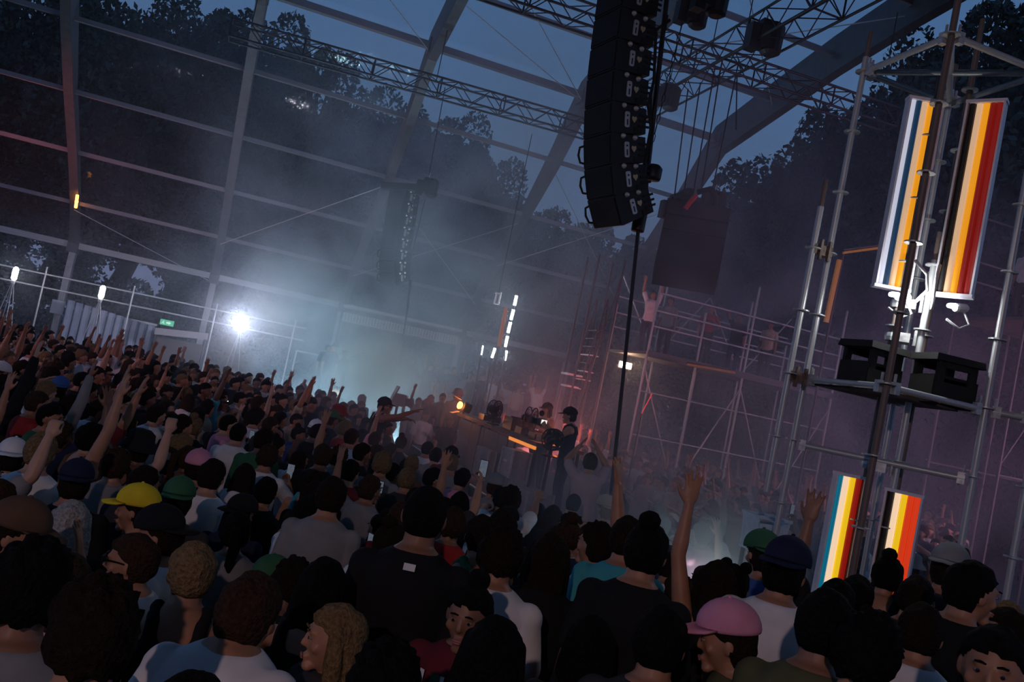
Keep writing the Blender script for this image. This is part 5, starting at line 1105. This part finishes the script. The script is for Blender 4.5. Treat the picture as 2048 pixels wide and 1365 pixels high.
def free(x, y, r):
    kx, ky = key(x, y)
    for i in range(-1, 2):
        for j in range(-1, 2):
            for q in grid.get((kx+i, ky+j), ()):
                if (q[0]-x)**2+(q[1]-y)**2 < r*r: return False
    return True
for tries in range(30000):
    y = 2.6+rng.random()*22.5; x = rng.uniform(-.30*y-.6, 1.02*y+.6)
    if x > 3 and y > 23: continue
    if y > 24 and x > -1: continue
    if blocked(x, y): continue
    d = Vector((x, y)).length; r = .46 if d < 8 else (.5 if x < 3.3 else .56)
    px_, py_, dd = project((x, y, 1.65+ground(x, y)))
    if px_ < -60 or px_ > 2110 or py_ > 1480: continue
    if (290 < px_ < 620 and py_ > 1170) or (870 < px_ < 1110 and py_ > 1150) or (1380 < px_ < 1540 and py_ > 1200): continue
    if not free(x, y, r): continue
    grid.setdefault(key(x, y), []).append((x, y)); cands.append((dd, x, y, px_, py_))
cands.sort()
NIND = 300-len(PLACED)
used_labels = set(); far = cands[NIND:]; near = cands[:NIND]
def where(px_, dd):
    a = 'far left edge' if px_ < 170 else 'left side' if px_ < 420 else 'left of centre' if px_ < 700 else 'just left of the barrier' if px_ < 950 else 'below the stage' if px_ < 1200 else 'right of the stage' if px_ < 1480 else 'behind the tower' if px_ < 1800 else 'right edge'
    b = 'front rows' if dd < 5 else 'near crowd' if dd < 8 else 'middle crowd' if dd < 12 else 'farther crowd' if dd < 17 else 'farthest rows'
    return '%s, %s' % (b, a)
nph = 0
for (dd, x, y, px_, py_) in near:
    for k in range(200):
        po = rng.choice(PW); tc_ = rng.choice(TOPC); sty = rng.choice(['tee']*6+['tank', 'long']); cap = None; fem = POSES[po].get('fem')
        # nearest people stay with low arms so that the stage stays visible
        if dd < 7 and px_ > 300 and po not in ('stand', 'stand_look', 'lean', 'f_stand', 'f_look', 'f_look_r'): continue
        if rng.random() < .15: cc = rng.choice(['black', 'black', 'white', 'navy', 'beige', 'grey', 'red', 'green']); cap = ('cap' if rng.random() < .82 else 'bucket', cc, cc, rng.random() < .35)
        gl_ = 'dark' if rng.random() < .13 else None
        nm_ = {'tee': 't-shirt', 'tank': 'tank top', 'long': 'long-sleeved shirt'}[sty]
        ex = ((' and %s %s' % (cap[1], 'cap' if cap[0] == 'cap' else 'bucket hat')) if cap else '')+(' and dark sunglasses' if gl_ and not cap else '')
        lb = 'person in %s %s%s, %s, %s' % (tc_, nm_, ex, POSEWORDS[po], where(px_, dd))
        if len(lb.split()) <= 16 and lb not in used_labels: break
    used_labels.add(lb)
    hd = math.atan2(STAGE_C.y-y, STAGE_C.x-x)+rng.uniform(-.45, .45)
    if dd > 4 and rng.random() < .10: hd += rng.uniform(-1.8, 1.8)
    hk = rng.choice(['long', 'long', 'bun', 'ponytail', 'long', 'curly']) if fem else rng.choice(['short', 'short', 'short', 'curly', 'buzz', 'short'])
    if cap and hk in ('bun', 'ponytail', 'curly', 'afro'): hk = 'short'
    s = rng.uniform(.92, 1.0) if fem else rng.uniform(.98, 1.07)
    if dd < 5: s = min(s, 1.0)
    b, M, J = person(po, (x, y, ground(x, y)), hd, s, lb, skin=rng.choice([0, 1, 1, 1, 4, 2, 3]), hair=(hk, rng.choice(['black', 'black', 'dark', 'dark', 'dark', 'brown', 'brown', 'blond'])), cap=cap, top=(sty, tc_), glasses=gl_, face=dd < 9)
    if po in ('phone_high', 'f_phone', 'phone') and nph < 14:
        pl = 'lit phone held by person in %s %s, %s' % (tc_, nm_, where(px_, dd))
        if pl not in used_labels: used_labels.add(pl); nph += 1; held_phone(M, J, pl)
# --- everybody too small to pick out, as one mesh
def lowpoly(me, ratio):
    ob = bpy.data.objects.new('tmp', me); COL.objects.link(ob); m = ob.modifiers.new('d', 'DECIMATE'); m.ratio = ratio
    dg = bpy.context.evaluated_depsgraph_get(); o2 = bpy.data.meshes.new_from_object(ob.evaluated_get(dg)); bpy.data.objects.remove(ob)
    n = len(o2.vertices); V = np.empty(n*3); o2.vertices.foreach_get('co', V); F_ = [tuple(p.vertices) for p in o2.polygons]; bpy.data.meshes.remove(o2); return V.reshape(-1, 3), F_
LOW = {}
HL = {k: lowpoly(HAIR[k], .22) for k in ('short', 'long', 'curly')}
for po in ('stand', 'arm_r', 'arms_up', 'lean', 'f_stand', 'f_arm', 'stand_look'):
    L = variant(po); LOW[po] = (lowpoly(L['body'], .07), lowpoly(top_mesh(po, 'tee'), .10), L['J'])
BOTL = lowpoly(LIB['_bottom'], .12)
AV = []; AF = []; AM = []; nv = 0
CM = [SKINS[0], SKINS[1], SKINS[2], CLOTH['black'], CLOTH['white'], CLOTH['grey'], CLOTH['navy'], CLOTH['beige'], HAIRM['black'], HAIRM['brown'], HAIRM['blond'], DENIM]
def put(V, F_, M, mi):
    global nv
    A_ = np.array(M); W = V @ A_[:3, :3].T + A_[:3, 3]; AV.append(W); AF.extend([tuple(i+nv for i in f) for f in F_]); AM.extend([mi]*len(F_)); nv += len(V)
spots = [(x, y, 0) for (_, x, y, _, _) in far][:400]
for k in range(60): spots.append((2.2+rng.random()*7.6, 26.5+rng.random()*3.0, 1.2))
COLS = [(at(1010, 720, 24).x, at(1010, 720, 24).y), (at(1036, 588, 24.08).x, at(1036, 588, 24.08).y), (at(984, 716, 24).x, at(984, 716, 24).y), (at(963, 710, 24).x, at(963, 710, 24).y), (at(998, 693, 23.6).x, at(998, 693, 23.6).y)]
spots = [q for q in spots if all(math.hypot(q[0]-c[0], q[1]-c[1]) > .6 for c in COLS)]
for (x, y, z) in spots:
    po = rng.choice(['stand']*7+['lean']*3+['f_stand']*7+['stand_look']*4+['arm_r', 'f_arm', 'arms_up']); (bV, bF), (tV, tF), J = LOW[po]
    M = Matrix.Translation((x, y, z)) @ Matrix.Rotation(math.atan2(STAGE_C.y-y, STAGE_C.x-x)+rng.uniform(-.5, .5)-PI/2, 4, 'Z') @ Matrix.Scale(rng.uniform(.93, 1.06), 4)
    put(bV, bF, M, rng.choice([0, 0, 1, 1, 2])); put(tV, tF, M, rng.choice([3, 3, 3, 4, 4, 5, 6, 7])); put(BOTL[0], BOTL[1], M, 11)
    hV, hF = HL[rng.choice(['short', 'short', 'curly', 'long'])]; put(hV, hF, M @ J['H'], rng.choice([8, 8, 9, 10]))
me = bpy.data.meshes.new('crowd'); me.from_pydata(np.concatenate(AV).tolist(), [], AF); me.polygons.foreach_set('material_index', AM); me.polygons.foreach_set('use_smooth', [True]*len(AF)); me.update()
for m_ in CM: me.materials.append(m_)
o = bpy.data.objects.new('crowd', me); COL.objects.link(o); tag(o, 'distant packed crowd beyond the stage and on the raised platform, lost in haze', 'crowd', kind='stuff')
print('CROWD', len(cands), len(near), len(far), len(PLACED))
